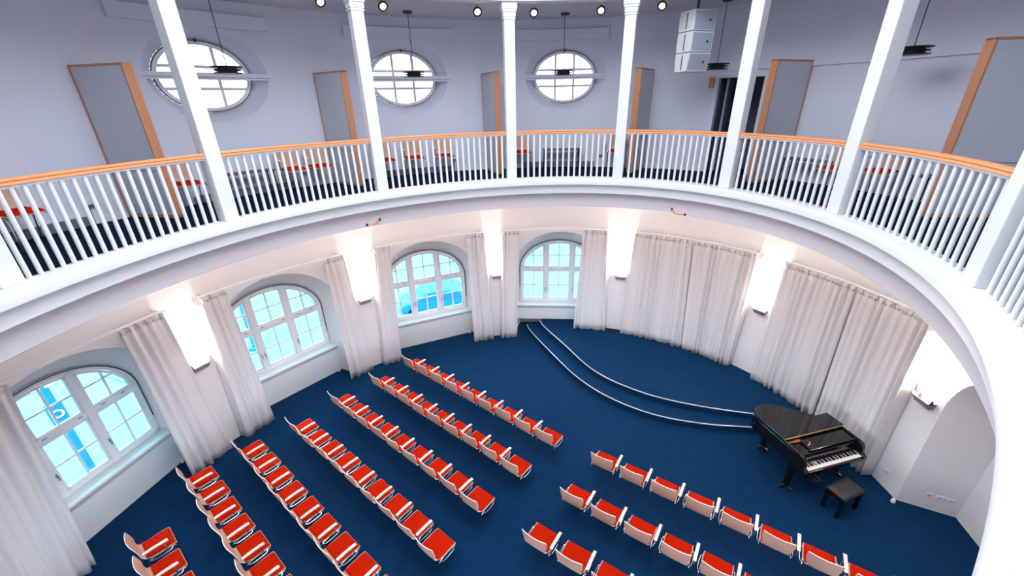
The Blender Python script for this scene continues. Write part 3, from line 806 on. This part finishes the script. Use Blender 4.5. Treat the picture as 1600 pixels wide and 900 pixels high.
def make_chair():
    th = thing('stacking_chair', 'chair', 'chair')
    # one piece plywood shell: seat running up into the back
    prof = [(.215, .432, .40), (.195, .446, .42), (.10, .450, .425), (-.05, .446, .42), (-.145, .456, .385), (-.195, .492, .345), (-.220, .555, .37),
            (-.236, .63, .41), (-.252, .72, .425), (-.268, .79, .43), (-.276, .822, .42)]
    pts = curve_pts([(p[0], p[1], p[2]) for p in prof], 3)
    nx = 12; th_ = .011
    def surf(d):
        rows = []
        for i, p in enumerate(pts):
            y, z, w = p
            a = pts[max(0, i-1)]; b = pts[min(len(pts)-1, i+1)]
            ty, tz = b[0]-a[0], b[1]-a[1]; l = math.hypot(ty, tz); ny, nz = tz/l, -ty/l
            back = min(1, max(0, (z-.47)/.15))
            row = []
            for j in range(nx+1):
                x = -1+2*j/nx
                bow = .030*x*x*back + .006*x*x*(1-back)
                row.append((x*w/2, y + ny*d + bow*back, z + nz*d + bow*(1-back)))
            rows.append(row)
        return rows
    A, B = surf(0), surf(-th_)
    mb = MB(); m = nx+1; k = len(A)
    vs = [p for r in A for p in r]+[p for r in B for p in r]; fs = []; o = k*m
    for i in range(k-1):
        for j in range(nx):
            fs.append((i*m+j, i*m+j+1, (i+1)*m+j+1, (i+1)*m+j)); fs.append((o+i*m+j, o+(i+1)*m+j, o+(i+1)*m+j+1, o+i*m+j+1))
    mb.add(vs, fs)
    sh = mb.build('plywood_shell', M['shell'], th, smooth=True, fix=False)
    eb = MB()
    loop = [i*m for i in range(k)]+[(k-1)*m+j for j in range(1, m)]+[i*m+nx for i in range(k-2, -1, -1)]+[j for j in range(nx-1, 0, -1)]
    ev = [vs[i] for i in loop]+[vs[o+i] for i in loop]; L = len(loop)
    eb.add(ev, [(i, (i+1) % L, L+(i+1) % L, L+i) for i in range(L)])
    e = eb.build('shell_edge', M['ply_edge'], sh); e['label'] = 'pale plywood edge'
    # red seat pad
    mb = MB(); rows = []; n1, n2 = 12, 12
    def sh_z(y):
        best = min(A, key=lambda r: abs(r[nx//2][1]-y) + (10 if r[nx//2][2] > .6 else 0)); return best[nx//2][2]
    def padp(a, b, top):
        x = a*.198; y = -.155+(b+1)/2*(.205+.155)
        r = max(abs(a), abs(b)); edge = max(0, 1-((max(0, r-.80))/.20)**2)
        zb = .455 + .02*max(0, (-.09-y))/.06*.6 - .010*max(0, (y-.16))/.045
        return (x*(1-.02*b*b), y, zb + (.006+.026*edge**.6 if top else -.002))
    for i in range(n1+1):
        rows.append([padp(-1+2*j/n2, -1+2*i/n1, True) for j in range(n2+1)])
    mb.grid(rows)
    per = [(i, 0) for i in range(n1+1)]+[(n1, j) for j in range(1, n2+1)]+[(i, n2) for i in range(n1-1, -1, -1)]+[(0, j) for j in range(n2-1, 0, -1)]
    tp = [rows[i][j] for i, j in per]; bt = [(p[0], p[1], p[2]-.010) for p in tp]; L = len(per)
    mb.add(tp+bt, [(i, (i+1) % L, L+(i+1) % L, L+i) for i in range(L)])
    mb.build('seat_pad', M['red'], th, smooth=True)
    # four legs, side rails, cross bars
    r = .0095
    for s in (-1, 1):
        mb = MB(); mb.tube(curve_pts([(s*.205, .10, .428), (s*.210, .165, .420), (s*.215, .195, .385), (s*.222, .215, .2), (s*.226, .228, .0)], 4), r, 8)
        mb.build('leg', M['chrome'], th, smooth=True)
        mb = MB(); mb.tube(curve_pts([(s*.205, -.06, .428), (s*.210, -.125, .420), (s*.215, -.155, .385), (s*.222, -.20, .2), (s*.226, -.245, .0)], 4), r, 8)
        mb.build('leg', M['chrome'], th, smooth=True)
        mb = MB(); mb.tube([(s*.205, .11, .428), (s*.205, -.07, .428)], r, 8)
        # outer stacking loop beside the seat
        mb.tube(curve_pts([(s*.210, .15, .418), (s*.236, .12, .405), (s*.243, .0, .402), (s*.236, -.10, .405), (s*.210, -.13, .418)], 5), .007, 8)
        mb.build('side_rail', M['chrome'], th, smooth=True)
    mb = MB()
    for y in (.10, -.06): mb.tube([(-.205, y, .428), (.205, y, .428)], r*.9, 8)
    mb.build('cross_bars', M['chrome'], th, smooth=True)
    # armrest on the right hand side, with its tube bracket
    mb = MB(); mb.tube(curve_pts([(.212, .06, .41), (.250, .075, .45), (.266, .085, .60), (.266, .06, .645), (.266, -.10, .645), (.266, -.145, .62), (.256, -.15, .47), (.214, -.13, .41)], 4), .0075, 8)
    mb.build('arm_bracket', M['chrome'], th, smooth=True)
    mb = MB(); pr = [(.135, .640), (.14, .655), (.12, .668), (-.05, .672), (-.175, .664), (-.185, .652), (-.17, .646), (.0, .650)]
    mb.prism3([(.243, y, z) for y, z in pr], (.046, 0, 0))
    a = mb.build('armrest', M['ply_edge'], th, bevel=.006); a['label'] = 'pale wooden armrest'
    return th
chair0 = make_chair(); chair0_used = [False]
ARM = ('armrest', 'arm_bracket')
def place_chair(x, y, z, rz, label, group, arm=True):
    if not chair0_used[0] and arm:
        chair0_used[0] = True; chair0.location = (x, y, z); chair0.rotation_euler = (0, 0, rz); chair0['label'] = label; chair0['group'] = group
        return chair0
    return dup(chair0, (x, y, z), rz, label, group, () if arm else ARM)
ORD = ['first', 'second', 'third', 'fourth', 'fifth', 'sixth', 'seventh', 'eighth', 'ninth']
def block(ang, s0, pitch, d0, cnt, text, group, last_arm):
    a = rad(ang); ux, uy = math.cos(a), math.sin(a); fx_, fy = -uy, ux
    for i in range(cnt):
        s = s0+.205+pitch*i; d = d0+.265
        jit = random.uniform(-.012, .012)
        place_chair(s*ux+(d+jit)*fx_, s*uy+(d+jit)*fy, 0, a+random.uniform(-.02, .02), text(i), group, last_arm or i < 8)
GL, GR = 'red chairs in the left block of rows', 'red chairs in the right block of rows'
rows_l = [('front', -8.020, .5357, 5.228, 9), ('second', -8.03, .527, 4.236, 9), ('third', -8.18, .5348, 3.24, 9), ('fourth', -8.10, .529, 2.247, 9),
          ('fifth', -8.32, .548, 1.275, 9), ('sixth', -8.36, .545, .385, 7), ('rearmost', -7.46, .565, -.525, 3)]
for nm, s0, pt, d0, cnt in rows_l:
    block(-39.0, s0, pt, d0, cnt, lambda i, nm=nm: 'red seat chair, %s from the windows in the %s row of the left block' % (ORD[i], nm), GL, False)
rows_r = [('front', -2.045, .568, 5.51, 9), ('second', -2.165, .566, 4.52, 6), ('third', -2.309, .575, 3.53, 4)]
for nm, s0, pt, d0, cnt in rows_r:
    block(-34.2, s0, pt, d0, cnt, lambda i, nm=nm: 'red seat chair, %s from the aisle in the %s row of the right block' % (ORD[i], nm), GR, True)
# chairs standing along the gallery wall
GG = 'red chairs along the gallery wall'
for t, off, lab in ((124.3, 1.98, 'red chair on the gallery at the left edge behind the leftmost railing'), (106.6, 1.95, 'red chair on the gallery right beside the leftmost wood panel'),
                    (91.7, 1.98, 'red chair on the gallery right of the left low table'), (87.4, 2.0, 'red chair on the gallery just left of the second wood panel'),
                    (76.2, 1.95, 'red chair on the gallery at the left below the middle oval window'), (70.6, 1.98, 'red chair on the gallery in the centre below the middle oval window'),
                    (64.6, 1.98, 'red chair on the gallery at the right below the middle oval window'), (48.4, 2.0, 'red chair on the gallery left of the middle low table'),
                    (28.0, 1.98, 'red chair on the gallery just left of the fourth wood panel'), (-16.2, 1.62, 'red chair on the gallery right of the right low table'),
                    (-21.4, 1.95, 'red chair on the gallery right behind the railing post right of the doorway')):
    p = PT(t, off); _, u, n = frame(t, off)
    place_chair(p[0], p[1], Z_GF, math.atan2(n.y, n.x)-PI/2, lab, GG, True)

# low tables on the gallery
def low_table(t, off, w, lab):
    p = PT(t, off); _, u, n = frame(t, off)
    th = thing('low_table', lab, 'table', (p[0], p[1], Z_GF), math.atan2(n.y, n.x)-PI/2, 'black low tables on the gallery')
    mb = MB(); mb.box((0, 0, .485), (w, .36, .018)); mb.build('table_top', M['satin'], th, bevel=.005)
    mb = MB(); mb.box((0, 0, .468), (w-.1, .03, .018)); mb.build('crossbar', M['satin'], th)
    for sx in (-1, 1):
        for sy in (-1, 1):
            mb = MB(); mb.tube([(sx*(w/2-.05), sy*.15, .48), (sx*(w/2-.03), sy*.165, 0)], .013, 8); mb.build('leg', M['satin'], th, smooth=True)
low_table(98.6, 2.12, 1.05, 'black low table on the gallery below the left oval window')
low_table(40.0, 2.12, .98, 'black low table on the gallery below the right oval window')
low_table(-9.8, 2.1, .95, 'black low table on the gallery right of the doorway')
low_table(-29.3, 1.95, .60, 'black low table on the gallery left of the rightmost wood panel')
# convectors along the wall
for a, b, lab in ((131, 117.2, 'grey floor convector on the gallery left of the leftmost wood panel'), (105, 90.5, 'grey floor convector on the gallery below the left oval window'),
                  (77, 63.2, 'grey floor convector on the gallery below the middle oval window'), (48.2, 33.0, 'grey floor convector on the gallery below the right oval window')):
    p = PT((a+b)/2, 2.4); th = thing('convector', lab, 'heater', (p[0], p[1], Z_GF), 0, 'convectors on the gallery floor')
    mb = MB(); mb.sweep(frange(a, b, 16), [(WALL-.10, Z_GF+.015), (WALL-.10, Z_GF+.15), (WALL-.03, Z_GF+.15), (WALL-.03, Z_GF+.015)]); mb.build('casing', M['mgrey'], th, world=True)
    q_ = V3(PT(b-.6, WALL-.06), Z_GF)
    mb = MB(); mb.tube([q_+Vector((0, 0, .0)), q_+Vector((0, 0, .30))], .009, 8); mb.tube([q_+Vector((0, 0, .29)), V3(PT(b-1.6, WALL-.06), Z_GF+.31)], .018, 8)
    mb.build('valve_pipe', M['dgrey'], th, world=True, smooth=True)

# ================================================================== PENDANTS, SPOTS, SPEAKER
for t, off, lab in ((98.9, 1.45, 'black disc pendant lamp in front of the left oval window'), (69.4, 1.75, 'black disc pendant lamp in front of the middle oval window'),
                    (40.0, 1.70, 'black disc pendant lamp in front of the right oval window'), (9.2, 1.70, 'black disc pendant lamp right of the hanging speaker'),
                    (-22.2, 1.60, 'black disc pendant lamp at the right, behind the column')):
    p = PT(t, off)
    th = thing('pendant_lamp', lab, 'pendant lamp', (p[0], p[1], Z_UC), 0, 'black disc pendants over the gallery')
    z = 7.42 - Z_UC
    mb = MB(); mb.lathe([(.095, -.002), (.10, -.02), (.085, -.045), (.02, -.055)], n=24); mb.build('canopy', M['dgrey'], th, smooth=True)
    mb = MB(); mb.tube([(0, 0, -.05), (0, 0, z+.03)], .007, 8); mb.build('cable', M['dgrey'], th)
    for k, (rr, hh) in enumerate(((.235, .018), (.205, .018), (.22, .014))):
        mb = MB(); zz = z - k*.045
        mb.lathe([(.02, zz+hh), (rr*.96, zz+hh), (rr, zz+hh*.5), (rr*.97, zz), (.05, zz-.004)], n=32)
        mb.build('disc', M['satin'], th, smooth=True)
    mb = MB(); mb.lathe([(.14, z+.01), (.15, z-.05), (.13, z-.09)], n=24); mb.build('lamp_body', M['dgrey'], th, smooth=True)
for t, off, lab in ((85.3, .88, 'lit ceiling spot left of the second column'), (75.4, .75, 'lit ceiling spot right of the second column'), (57.8, .78, 'lit ceiling spot left of the third column'),
                    (46.3, .83, 'lit ceiling spot right of the third column'), (32.2, .82, 'lit ceiling spot left of the fourth column'), (19.5, .84, 'lit ceiling spot left of the hanging speaker')):
    p = PT(t, off); _, u, n = frame(t, off)
    th = thing('ceiling_spot', lab, 'spotlight', (p[0], p[1], Z_UC), 0, 'ceiling spots over the gallery edge')
    mb = MB(); mb.lathe([(.035, 0), (.035, -.015), (.012, -.02), (.012, -.06)], n=16); mb.build('mount', M['white'], th, smooth=True)
    ax = (n*.85 - Vector((0, 0, 1))*.62).normalized(); c0 = Vector((0, 0, -.095))
    mb = MB(); mb.tube([c0-ax*.07, c0-ax*.06, c0+ax*.05, c0+ax*.06], [.05, .066, .074, .074], 20); mb.build('lamp_head', M['white'], th, smooth=True)
    mb = MB(); mb.tube([c0+ax*.052, c0+ax*.068], .090, 24); mb.build('black_ring', M['gasket'], th)
    mb = MB(); mb.tube([c0+ax*.06, c0+ax*.072], .058, 24); mb.build('lens', M['lens'], th)

# hanging speaker of three stacked boxes that curve inwards towards the bottom
pc = V3(PT(12.3, .95), 0)
fn = Vector((math.cos(rad(288)), math.sin(rad(288)), 0)); fu = Vector((-fn.y, fn.x, 0))
th = thing('hanging_speaker', 'white three part speaker array hanging from the gallery ceiling', 'speaker', (pc.x, pc.y, 7.75))
WW, DD = .50, .40
zs = [8.30, 7.95, 7.60, 7.27]
tilt = [(0.0, 0.0), (.015, .0), (.008, .005), (-.05, .03)]
for i in range(3):
    z1, z0 = zs[i]-.006, zs[i+1]+.006
    y1, y0 = tilt[i][0], tilt[i+1][0]; b1, b0 = tilt[i][1], tilt[i+1][1]
    def q(x, y, z): return pc + fu*x + fn*y + Vector((0, 0, z))
    mb = MB()
    vs = [q(sx*WW/2, y, z) for z, yf, yb in ((z0, y0, b0), (z1, y1, b1)) for sx, y in ((-1, -DD/2+yb), (1, -DD/2+yb), (1, DD/2+yf), (-1, DD/2+yf))]
    mb.add(vs, [(3, 2, 1, 0), (4, 5, 6, 7), (0, 1, 5, 4), (1, 2, 6, 5), (2, 3, 7, 6), (3, 0, 4, 7)])
    cab = mb.build('speaker_box', M['white'], th, bevel=.008, world=True)
    mb = MB(); ins = .025
    mb.prism3([q(x, DD/2+yy, z) for x, yy, z in ((-WW/2+ins, y0, z0+ins), (WW/2-ins*1.3, y0, z0+ins), (WW/2-ins*1.3, y1, z1-ins), (-WW/2+ins, y1, z1-ins))], fn*.008)
    mb.build('grille', M['lgrey'], cab, world=True)
    ym = (y0+y1)/2
    mb = MB(); c = q(WW*.22, DD/2+ym+.008, (z0+z1)/2); mb.tube([c, c+fn*.006], .022, 16); mb.build('badge', M['gasket'], cab, world=True)
    mb = MB(); c = q(-WW/2-.002, .02, (z0+z1)/2); mb.box(c, (.02, .008, (z1-z0)*.8), Matrix(((fn.x, fu.x, 0), (fn.y, fu.y, 0), (0, 0, 1)))); mb.build('side_slot', M['gasket'], cab, world=True)
for x, y in ((-.08, .05), (.03, -.05)):
    mb = MB(); p = pc+fu*x+fn*y; mb.tube([p+Vector((0, 0, 8.23)), p+Vector((0, 0, Z_UC))], .014, 8); mb.build('hanging_rod', M['dgrey'], th, world=True)

# small things on the walls and the beam
_, u, n = frame(11.3, WALL); p = V3(PT(11.3, WALL-.035), 7.10)
th = thing('wall_box', 'small brown box on the wall left of the doorway', 'wall box', tuple(p))
mb = MB(); mb.box(p, (.09, .07, .22), Rf(u, n)); mb.build('case', M['wood'], th, bevel=.005, world=True)
for ts, lab in (((86.2, 84.9, 83.4), 'orange cable loop on the beam below the left railing'), ((8.9, 7.4, 5.2), 'orange cable loop on the beam below the speaker')):
    sg = 1 if ts[0] > 50 else -1
    a = V3(PT(ts[0], .075), 4.70 if sg > 0 else 4.74); b = V3(PT(ts[2], .075), 4.76 if sg > 0 else 4.665)
    m_ = V3(PT(ts[1], .03), 4.665)
    m2 = (a+m_)/2 if sg < 0 else (b+m_)/2
    th = thing('cable_loop', lab, 'cable', tuple(a))
    mb = MB(); mb.tube(curve_pts([a, m_+Vector((0, 0, .03 if sg > 0 else .0)), b], 8), .010, 8); cb_ = mb.build('cable', M['cable'], th, smooth=True, world=True)
    for e in (a, b):
        mb = MB(); nn = Vector((0, 0, .022)); mb.tube([e-nn, e+nn], .020, 10); mb.build('end_cap', M['gasket'], th, smooth=True, world=True)
# sockets
def socket(p, u, n, w, cnt, lab):
    th = thing('wall_socket', lab, 'socket', tuple(p))
    R = Rf(u, n)
    mb = MB(); mb.box(p+n*.006, (w, .012, .085), R); pl = mb.build('plate', M['white'], th, bevel=.003, world=True)
    for k in range(cnt):
        mb = MB(); c = p+u*(w*((k+.5)/cnt-.5))+n*.012; mb.tube([c, c+n*.003], .024, 16); mb.build('outlet', M['grille'], pl, world=True)
_, u, n = frame(-36.0, WALL); socket(V3(PT(-36.0, WALL), .33), u, n, .085, 1, 'single white socket low on the wall right of the closed curtain')
tc, cen, u, n, fx, ft = niches[4]
A0 = V3(PT(ft[0], WALL), 0); B0 = cen-u*HW_B; e = (B0-A0).normalized(); nj = Vector((e.y, -e.x, 0))
if nj.dot(u) < 0: nj = -nj
Lj = (B0-A0).length
socket(A0+e*Lj*.46+Vector((0, 0, .33))+nj*.002, e, nj, .085, 1, 'single white socket in the side of the arched niche')
socket(A0+e*Lj*.72+Vector((0, 0, .33))+nj*.002, e, nj, .24, 3, 'triple white socket in the side of the arched niche')
cp = A0 + Vector((-.09, -.05, 0))
th = thing('floor_valve', 'small white knob on the floor at the niche corner', 'valve', tuple(cp))
mb = MB(); mb.lathe([(.035, 0), (.04, .03), (.03, .07), (.015, .09)], tuple(cp), 14); mb.build('knob', M['ivory'], th, smooth=True, world=True)

# ================================================================== GRAND PIANO
PA = math.atan2(5.61-5.32, 6.37-5.21)
piano = thing('grand_piano', 'black lacquered baby grand piano in front of the stage', 'piano', (5.79, 5.465, 0), PA)
def cat2(P, k=6): return [(p[0], p[1]) for p in catmull(P, k)]
XL, XR = -.705, .685
curve = cat2([(XR, .45), (XR-.005, .60), (.60, .72), (.40, .84), (.20, 1.0), (.03, 1.18), (-.14, 1.31), (-.34, 1.365), (-.55, 1.325), (-.67, 1.20), (XL, 1.02)], 6)
outline = [(XL, .45)] + [(XR, .45)] + curve[1:]
def inset(P, d):
    c = Vector((sum(p[0] for p in P)/len(P), sum(p[1] for p in P)/len(P)))
    return [(c.x+(p[0]-c.x)*(1-d), c.y+(p[1]-c.y)*(1-d)) for p in P]
full = [(XL+.01, .10), (XR-.01, .10)] + [(min(p[0], XR-.01), p[1]) for p in curve[:1]] + curve[1:]
case = inset([(XL, .10), (XR, .10)] + curve, .02)
mb = MB(); mb.prism(case, .635, .93); mb.build('case', M['black'], piano, bevel=.012)
# raised rim round the open front part
mb = MB()
for x in (XL+.03, XR-.03):
    mb = MB(); mb.box((x, .28, .955), (.045, .37, .06)); mb.build('rim', M['black'], piano, bevel=.006)
mb = MB(); mb.prism(outline, .985, 1.005); lid = mb.build('lid', M['black'], piano, bevel=.006)
mb = MB(); mb.prism(inset(outline, .03), .925, .986); mb.build('inner_rim', M['black'], lid)
mb = MB(); mb.box(((XL+XR)/2, .63, 1.016), (XR-XL, .345, .018)); mb.build('folded_flap', M['black'], lid, bevel=.005)
mb = MB(); mb.tube([(XL, .452, 1.008), (XR, .452, 1.008)], .011, 8); mb.build('hinge', M['brass'], lid, smooth=True)
# open front: gold plate and the folded music desk
mb = MB(); mb.box((-.50, .425, .938), (.30, .030, .014)); mb.build('iron_plate', M['plate'], piano)
mb = MB(); mb.box((.10, .29, .958), (1.0, .22, .016), Matrix.Rotation(rad(4), 3, 'X'))
mb.box((.10, .165, .955), (1.06, .03, .03)); mb.build('music_desk', M['black'], piano, bevel=.004)
mb = MB()
mb.tube(curve_pts([(-.56, .40, .953), (-.40, .39, .955), (-.30, .36, .957), (-.27, .30, .957), (-.36, .26, .955)], 5), .014, 8)
mb.build('plate_reflection', M['plate'], piano, smooth=True)  # solid orange curve standing in for the gold plate's reflection
mb = MB(); mb.box((0, .118, .85), (1.26, .022, .17), Matrix.Rotation(rad(-8), 3, 'X')); mb.build('fallboard', M['black'], piano, bevel=.006)
# cheeks with rounded fronts, key slip, key bed
for s, xe in ((-1, XL+.035), (1, XR-.035)):
    mb = MB(); mb.prism3([(xe-.035, y, z) for y, z in ((.12, .975), (.05, .965), (.005, .93), (-.015, .86), (-.02, .80), (-.045, .765), (-.075, .75), (-.085, .72), (-.08, .655), (-.05, .635), (.12, .635))], (.07, 0, 0))
    mb.build('cheek', M['black'], piano, bevel=.008)
mb = MB(); mb.box((0, .03, .655), (1.32, .21, .05)); mb.build('key_bed', M['black'], piano, bevel=.006)
mb = MB(); mb.box((0, -.062, .685), (1.32, .03, .06)); mb.build('key_slip', M['black'], piano, bevel=.006)
kb = MB(); kb.box((0, .02, .694), (1.23, .15, .03)); kb = kb.build('keyboard', M['satin'], piano)
KW = 1.226/52
wk = None
for i in range(52):
    if wk is None:
        mb = MB(); mb.box((0, 0, 0), (KW*.93, .150, .022)); wk = mb.build('white_key', M['ivory'], kb, bevel=.0015, segs=1); o = wk
    else: o = wk.copy(); C.objects.link(o)
    o.location = (-.613+KW*(i+.5), .028, .722)
bk = None
for i in range(51):
    if (i % 7) in (1, 4): continue        # A B | C D E | F G A B ...
    if bk is None:
        mb = MB(); mb.box((0, 0, 0), (.0125, .095, .022)); bk = mb.build('black_key', M['black'], kb, bevel=.002, segs=1); o = bk
    else: o = bk.copy(); C.objects.link(o)
    o.location = (-.613+KW*(i+1), .058, .743)
# legs on double casters
for x, y in ((-.60, .24), (.58, .24), (-.28, 1.14)):
    mb = MB()
    prof = [(.058, .64), (.058, .58), (.050, .56), (.046, .40), (.036, .14), (.044, .12), (.044, .085)]
    rings = []
    for hw, z in prof: rings.append([(x+sx*hw, y+sy*hw, z) for sx, sy in ((-1, -1), (1, -1), (1, 1), (-1, 1), (-1, -1))])
    mb.grid(rings); mb.box((x, y, .635), (.12, .12, .02))
    leg = mb.build('leg', M['black'], piano, bevel=.004)
    mb = MB(); mb.box((x, y, .085), (.15, .05, .025)); mb.box((x, y, .085), (.05, .15, .025)); mb.build('caster_plate', M['satin'], leg, bevel=.004)
    for dx, dy in ((-.085, .0), (.085, .0), (0, -.085)):
        mb = MB(); ax = Vector((.35, 1, 0)).normalized() if dx else Vector((1, .2, 0)).normalized(); c = Vector((x+dx, y+dy, .042))
        mb.tube([c-ax*.018, c-ax*.014, c+ax*.014, c+ax*.018], [.034, .042, .042, .034], 18); w_ = mb.build('caster', M['brass'] if dy else M['satin'], leg, smooth=True)
# pedal lyre
mb = MB()
for x in (-.05, .05): mb.tube([(x*1.5, .32, .64), (x, .30, .36), (x*1.1, .28, .14)], .016, 10)
mb.box((0, .27, .125), (.27, .11, .07)); lyre = mb.build('lyre', M['black'], piano, bevel=.003)
for x in (-.075, 0, .075):
    mb = MB(); mb.prism3([(x-.014, .22, .10), (x+.014, .22, .10), (x+.020, .12, .09), (x+.014, .10, .088), (x-.014, .10, .088), (x-.020, .12, .09)], (0, 0, .010))
    mb.build('pedal', M['brass'], lyre, bevel=.002)
mb = MB(); mb.tube([(.02, .33, .15), (.02, .62, .64)], .007, 8); mb.build('brace', M['brass'], lyre)

# bench
bench = thing('piano_bench', 'black leather piano bench with square legs', 'bench', (5.84, 5.10, 0), rad(20))
mb = MB(); n1 = 14; rows = []
bw, bd = .27, .165
def cush(a, b):
    e = max(0, 1-abs(a)**6)*max(0, 1-abs(b)**6)
    return (a*bw, b*bd, .465+.035*e**.5)
rows = [[cush(-1+2*j/n1, -1+2*i/n1) for j in range(n1+1)] for i in range(n1+1)]
mb.grid(rows); mb.box((0, 0, .447), (2*bw, 2*bd, .04))
mb.build('cushion', M['leather'], bench, smooth=True)
mb = MB(); mb.tube([(-bw, -bd, .466), (bw, -bd, .466), (bw, bd, .466), (-bw, bd, .466)], .006, 6, closed=True); mb.build('piping', M['leather'], bench)
mb = MB(); mb.box((0, 0, .40), (2*bw-.03, 2*bd-.03, .065)); mb.build('bench_frame', M['black'], bench, bevel=.005)
for sx in (-1, 1):
    for sy in (-1, 1):
        mb = MB(); x, y = sx*(bw-.04), sy*(bd-.04)
        mb.grid([[(x+a*h, y+b*h, z) for a, b in ((-1, -1), (1, -1), (1, 1), (-1, 1), (-1, -1))] for h, z in ((.030, .42), (.024, .06), (.028, .05), (.028, 0))])
        mb.build('leg', M['black'], bench)
for sx in (-1, 1):
    mb = MB(); mb.tube([(sx*(bw-.01), 0, .40), (sx*(bw+.03), 0, .40)], .022, 14); mb.build('height_knob', M['satin'], bench, smooth=True)

# ================================================================== OUTDOORS
ZG = -4.2
mb = MB(); mb.box((0, 5, ZG-.1), (400, 400, .2))
struct(mb.build('ground', M['paving']), 'pale paving outside the windows', 'ground')
th = thing('sign_post', 'blue sign post with white stripes outside the leftmost window', 'sign post', (-13.01, 9.29, ZG))
aim = math.atan2(9.29, -13.01)-PI/2; RA = Rz(aim)
mb = MB(); mb.box((0, 0, 2.2), (.17, .17, 4.4)); mb.build('post', M['blue'], th, bevel=.02)
mb = MB(); mb.box((0, 0, 4.30), (.62, .12, .55), RA); bd_ = mb.build('sign_board', M['paleblue'], th, bevel=.02)
for k in range(4):
    mb = MB(); mb.box(Vector((0, 0, 4.10+.13*k))+RA @ Vector((0, -.07, 0)), (.56, .02, .06), RA); mb.build('white_stripe', M['ivory'], bd_)
mb = MB(); mb.box(Vector((0, 0, 3.15))+RA @ Vector((0, -.06, 0)), (.36, .06, .80), RA); bd_ = mb.build('round_mark_board', M['blue'], th, bevel=.02)
mb = MB(); mb.tube([Vector((0, 0, 3.2))+RA @ Vector((.11*math.cos(2*PI*k/20), -.10, .11*math.sin(2*PI*k/20))) for k in range(20)], .028, 6, closed=True)
mb.build('white_ring', M['ivory'], bd_)
th = thing('post', 'plain blue post outside the second arched window', 'post', (-12.77, 17.52, ZG))
mb = MB(); mb.box((0, 0, 2.35), (.24, .24, 4.7)); mb.build('shaft', M['blue'], th, bevel=.02)
mb = MB(); mb.box((0, 0, .08), (.5, .5, .16)); mb.build('foot', M['blue'], th, bevel=.02)
th = thing('parked_car', 'blue car parked outside the third arched window', 'car', (-4.45, 21.4, ZG), rad(193))
pr = [(-1.9, .32), (-1.97, .75), (-1.85, 1.0), (-1.35, 1.42), (-.9, 1.5), (.35, 1.5), (.6, 1.42), (1.15, .98), (1.85, .82), (2.0, .55), (1.95, .32)]
mb = MB(); mb.prism3([(a, -.85, z) for a, z in pr], (0, 1.7, 0)); mb.build('body', M['blue'], th, bevel=.08)
for sy in (-1, 1):
    mb = MB(); mb.prism3([(a, sy*.855, z) for a, z in ((-1.45, 1.0), (-1.15, 1.4), (.35, 1.42), (.85, 1.0))], (0, sy*.02, 0)); mb.build('side_window', M['carglass'], th)
for a in (-1.2, 1.25):
    for b in (-.8, .8):
        mb = MB(); c = Vector((a, b, .32)); mb.tube([c-Vector((0, .1, 0)), c+Vector((0, .1, 0))], .32, 20); mb.build('wheel', M['satin'], th)

# ================================================================== LIGHT
w = bpy.data.worlds.new('sky'); bpy.context.scene.world = w; w.use_nodes = True
nt = w.node_tree; bg = nt.nodes['Background']
bg.inputs['Color'].default_value = (0.80, 0.88, 1.0, 1); bg.inputs['Strength'].default_value = 8.0
cen = (ECX, ECY)
l = lamp('hall_overhead_fill', 'AREA', (ECX, ECY, 10.1), 330, (0.84, 0.92, 1.0), shape='DISK', size=6.0)  # fill lamp added out of view above the void

# ================================================================== CAMERA
f_px, pitch, roll = 643.594, 0.429428, -0.021041
cp_, sp_ = math.cos(pitch), math.sin(pitch)
fw = Vector((0, cp_, -sp_)); rt = Vector((1, 0, 0)); upv = Vector((0, sp_, cp_))
r2 = rt*math.cos(roll)+upv*math.sin(roll); u2 = -rt*math.sin(roll)+upv*math.cos(roll)
cam = bpy.data.cameras.new('camera'); cam.sensor_width = 36; cam.lens = f_px/1600*36; cam.clip_start = .03; cam.clip_end = 500
co = bpy.data.objects.new('camera', cam); C.objects.link(co)
co.matrix_world = Matrix(((r2.x, u2.x, -fw.x, 0), (r2.y, u2.y, -fw.y, 0), (r2.z, u2.z, -fw.z, ZC), (0, 0, 0, 1)))
sc = bpy.context.scene; sc.camera = co
sc.view_settings.view_transform = 'Standard'; sc.view_settings.look = 'None'
sc.view_settings.gamma = 1.0; sc.view_settings.use_curve_mapping = False
sc.view_settings.exposure = 1.0
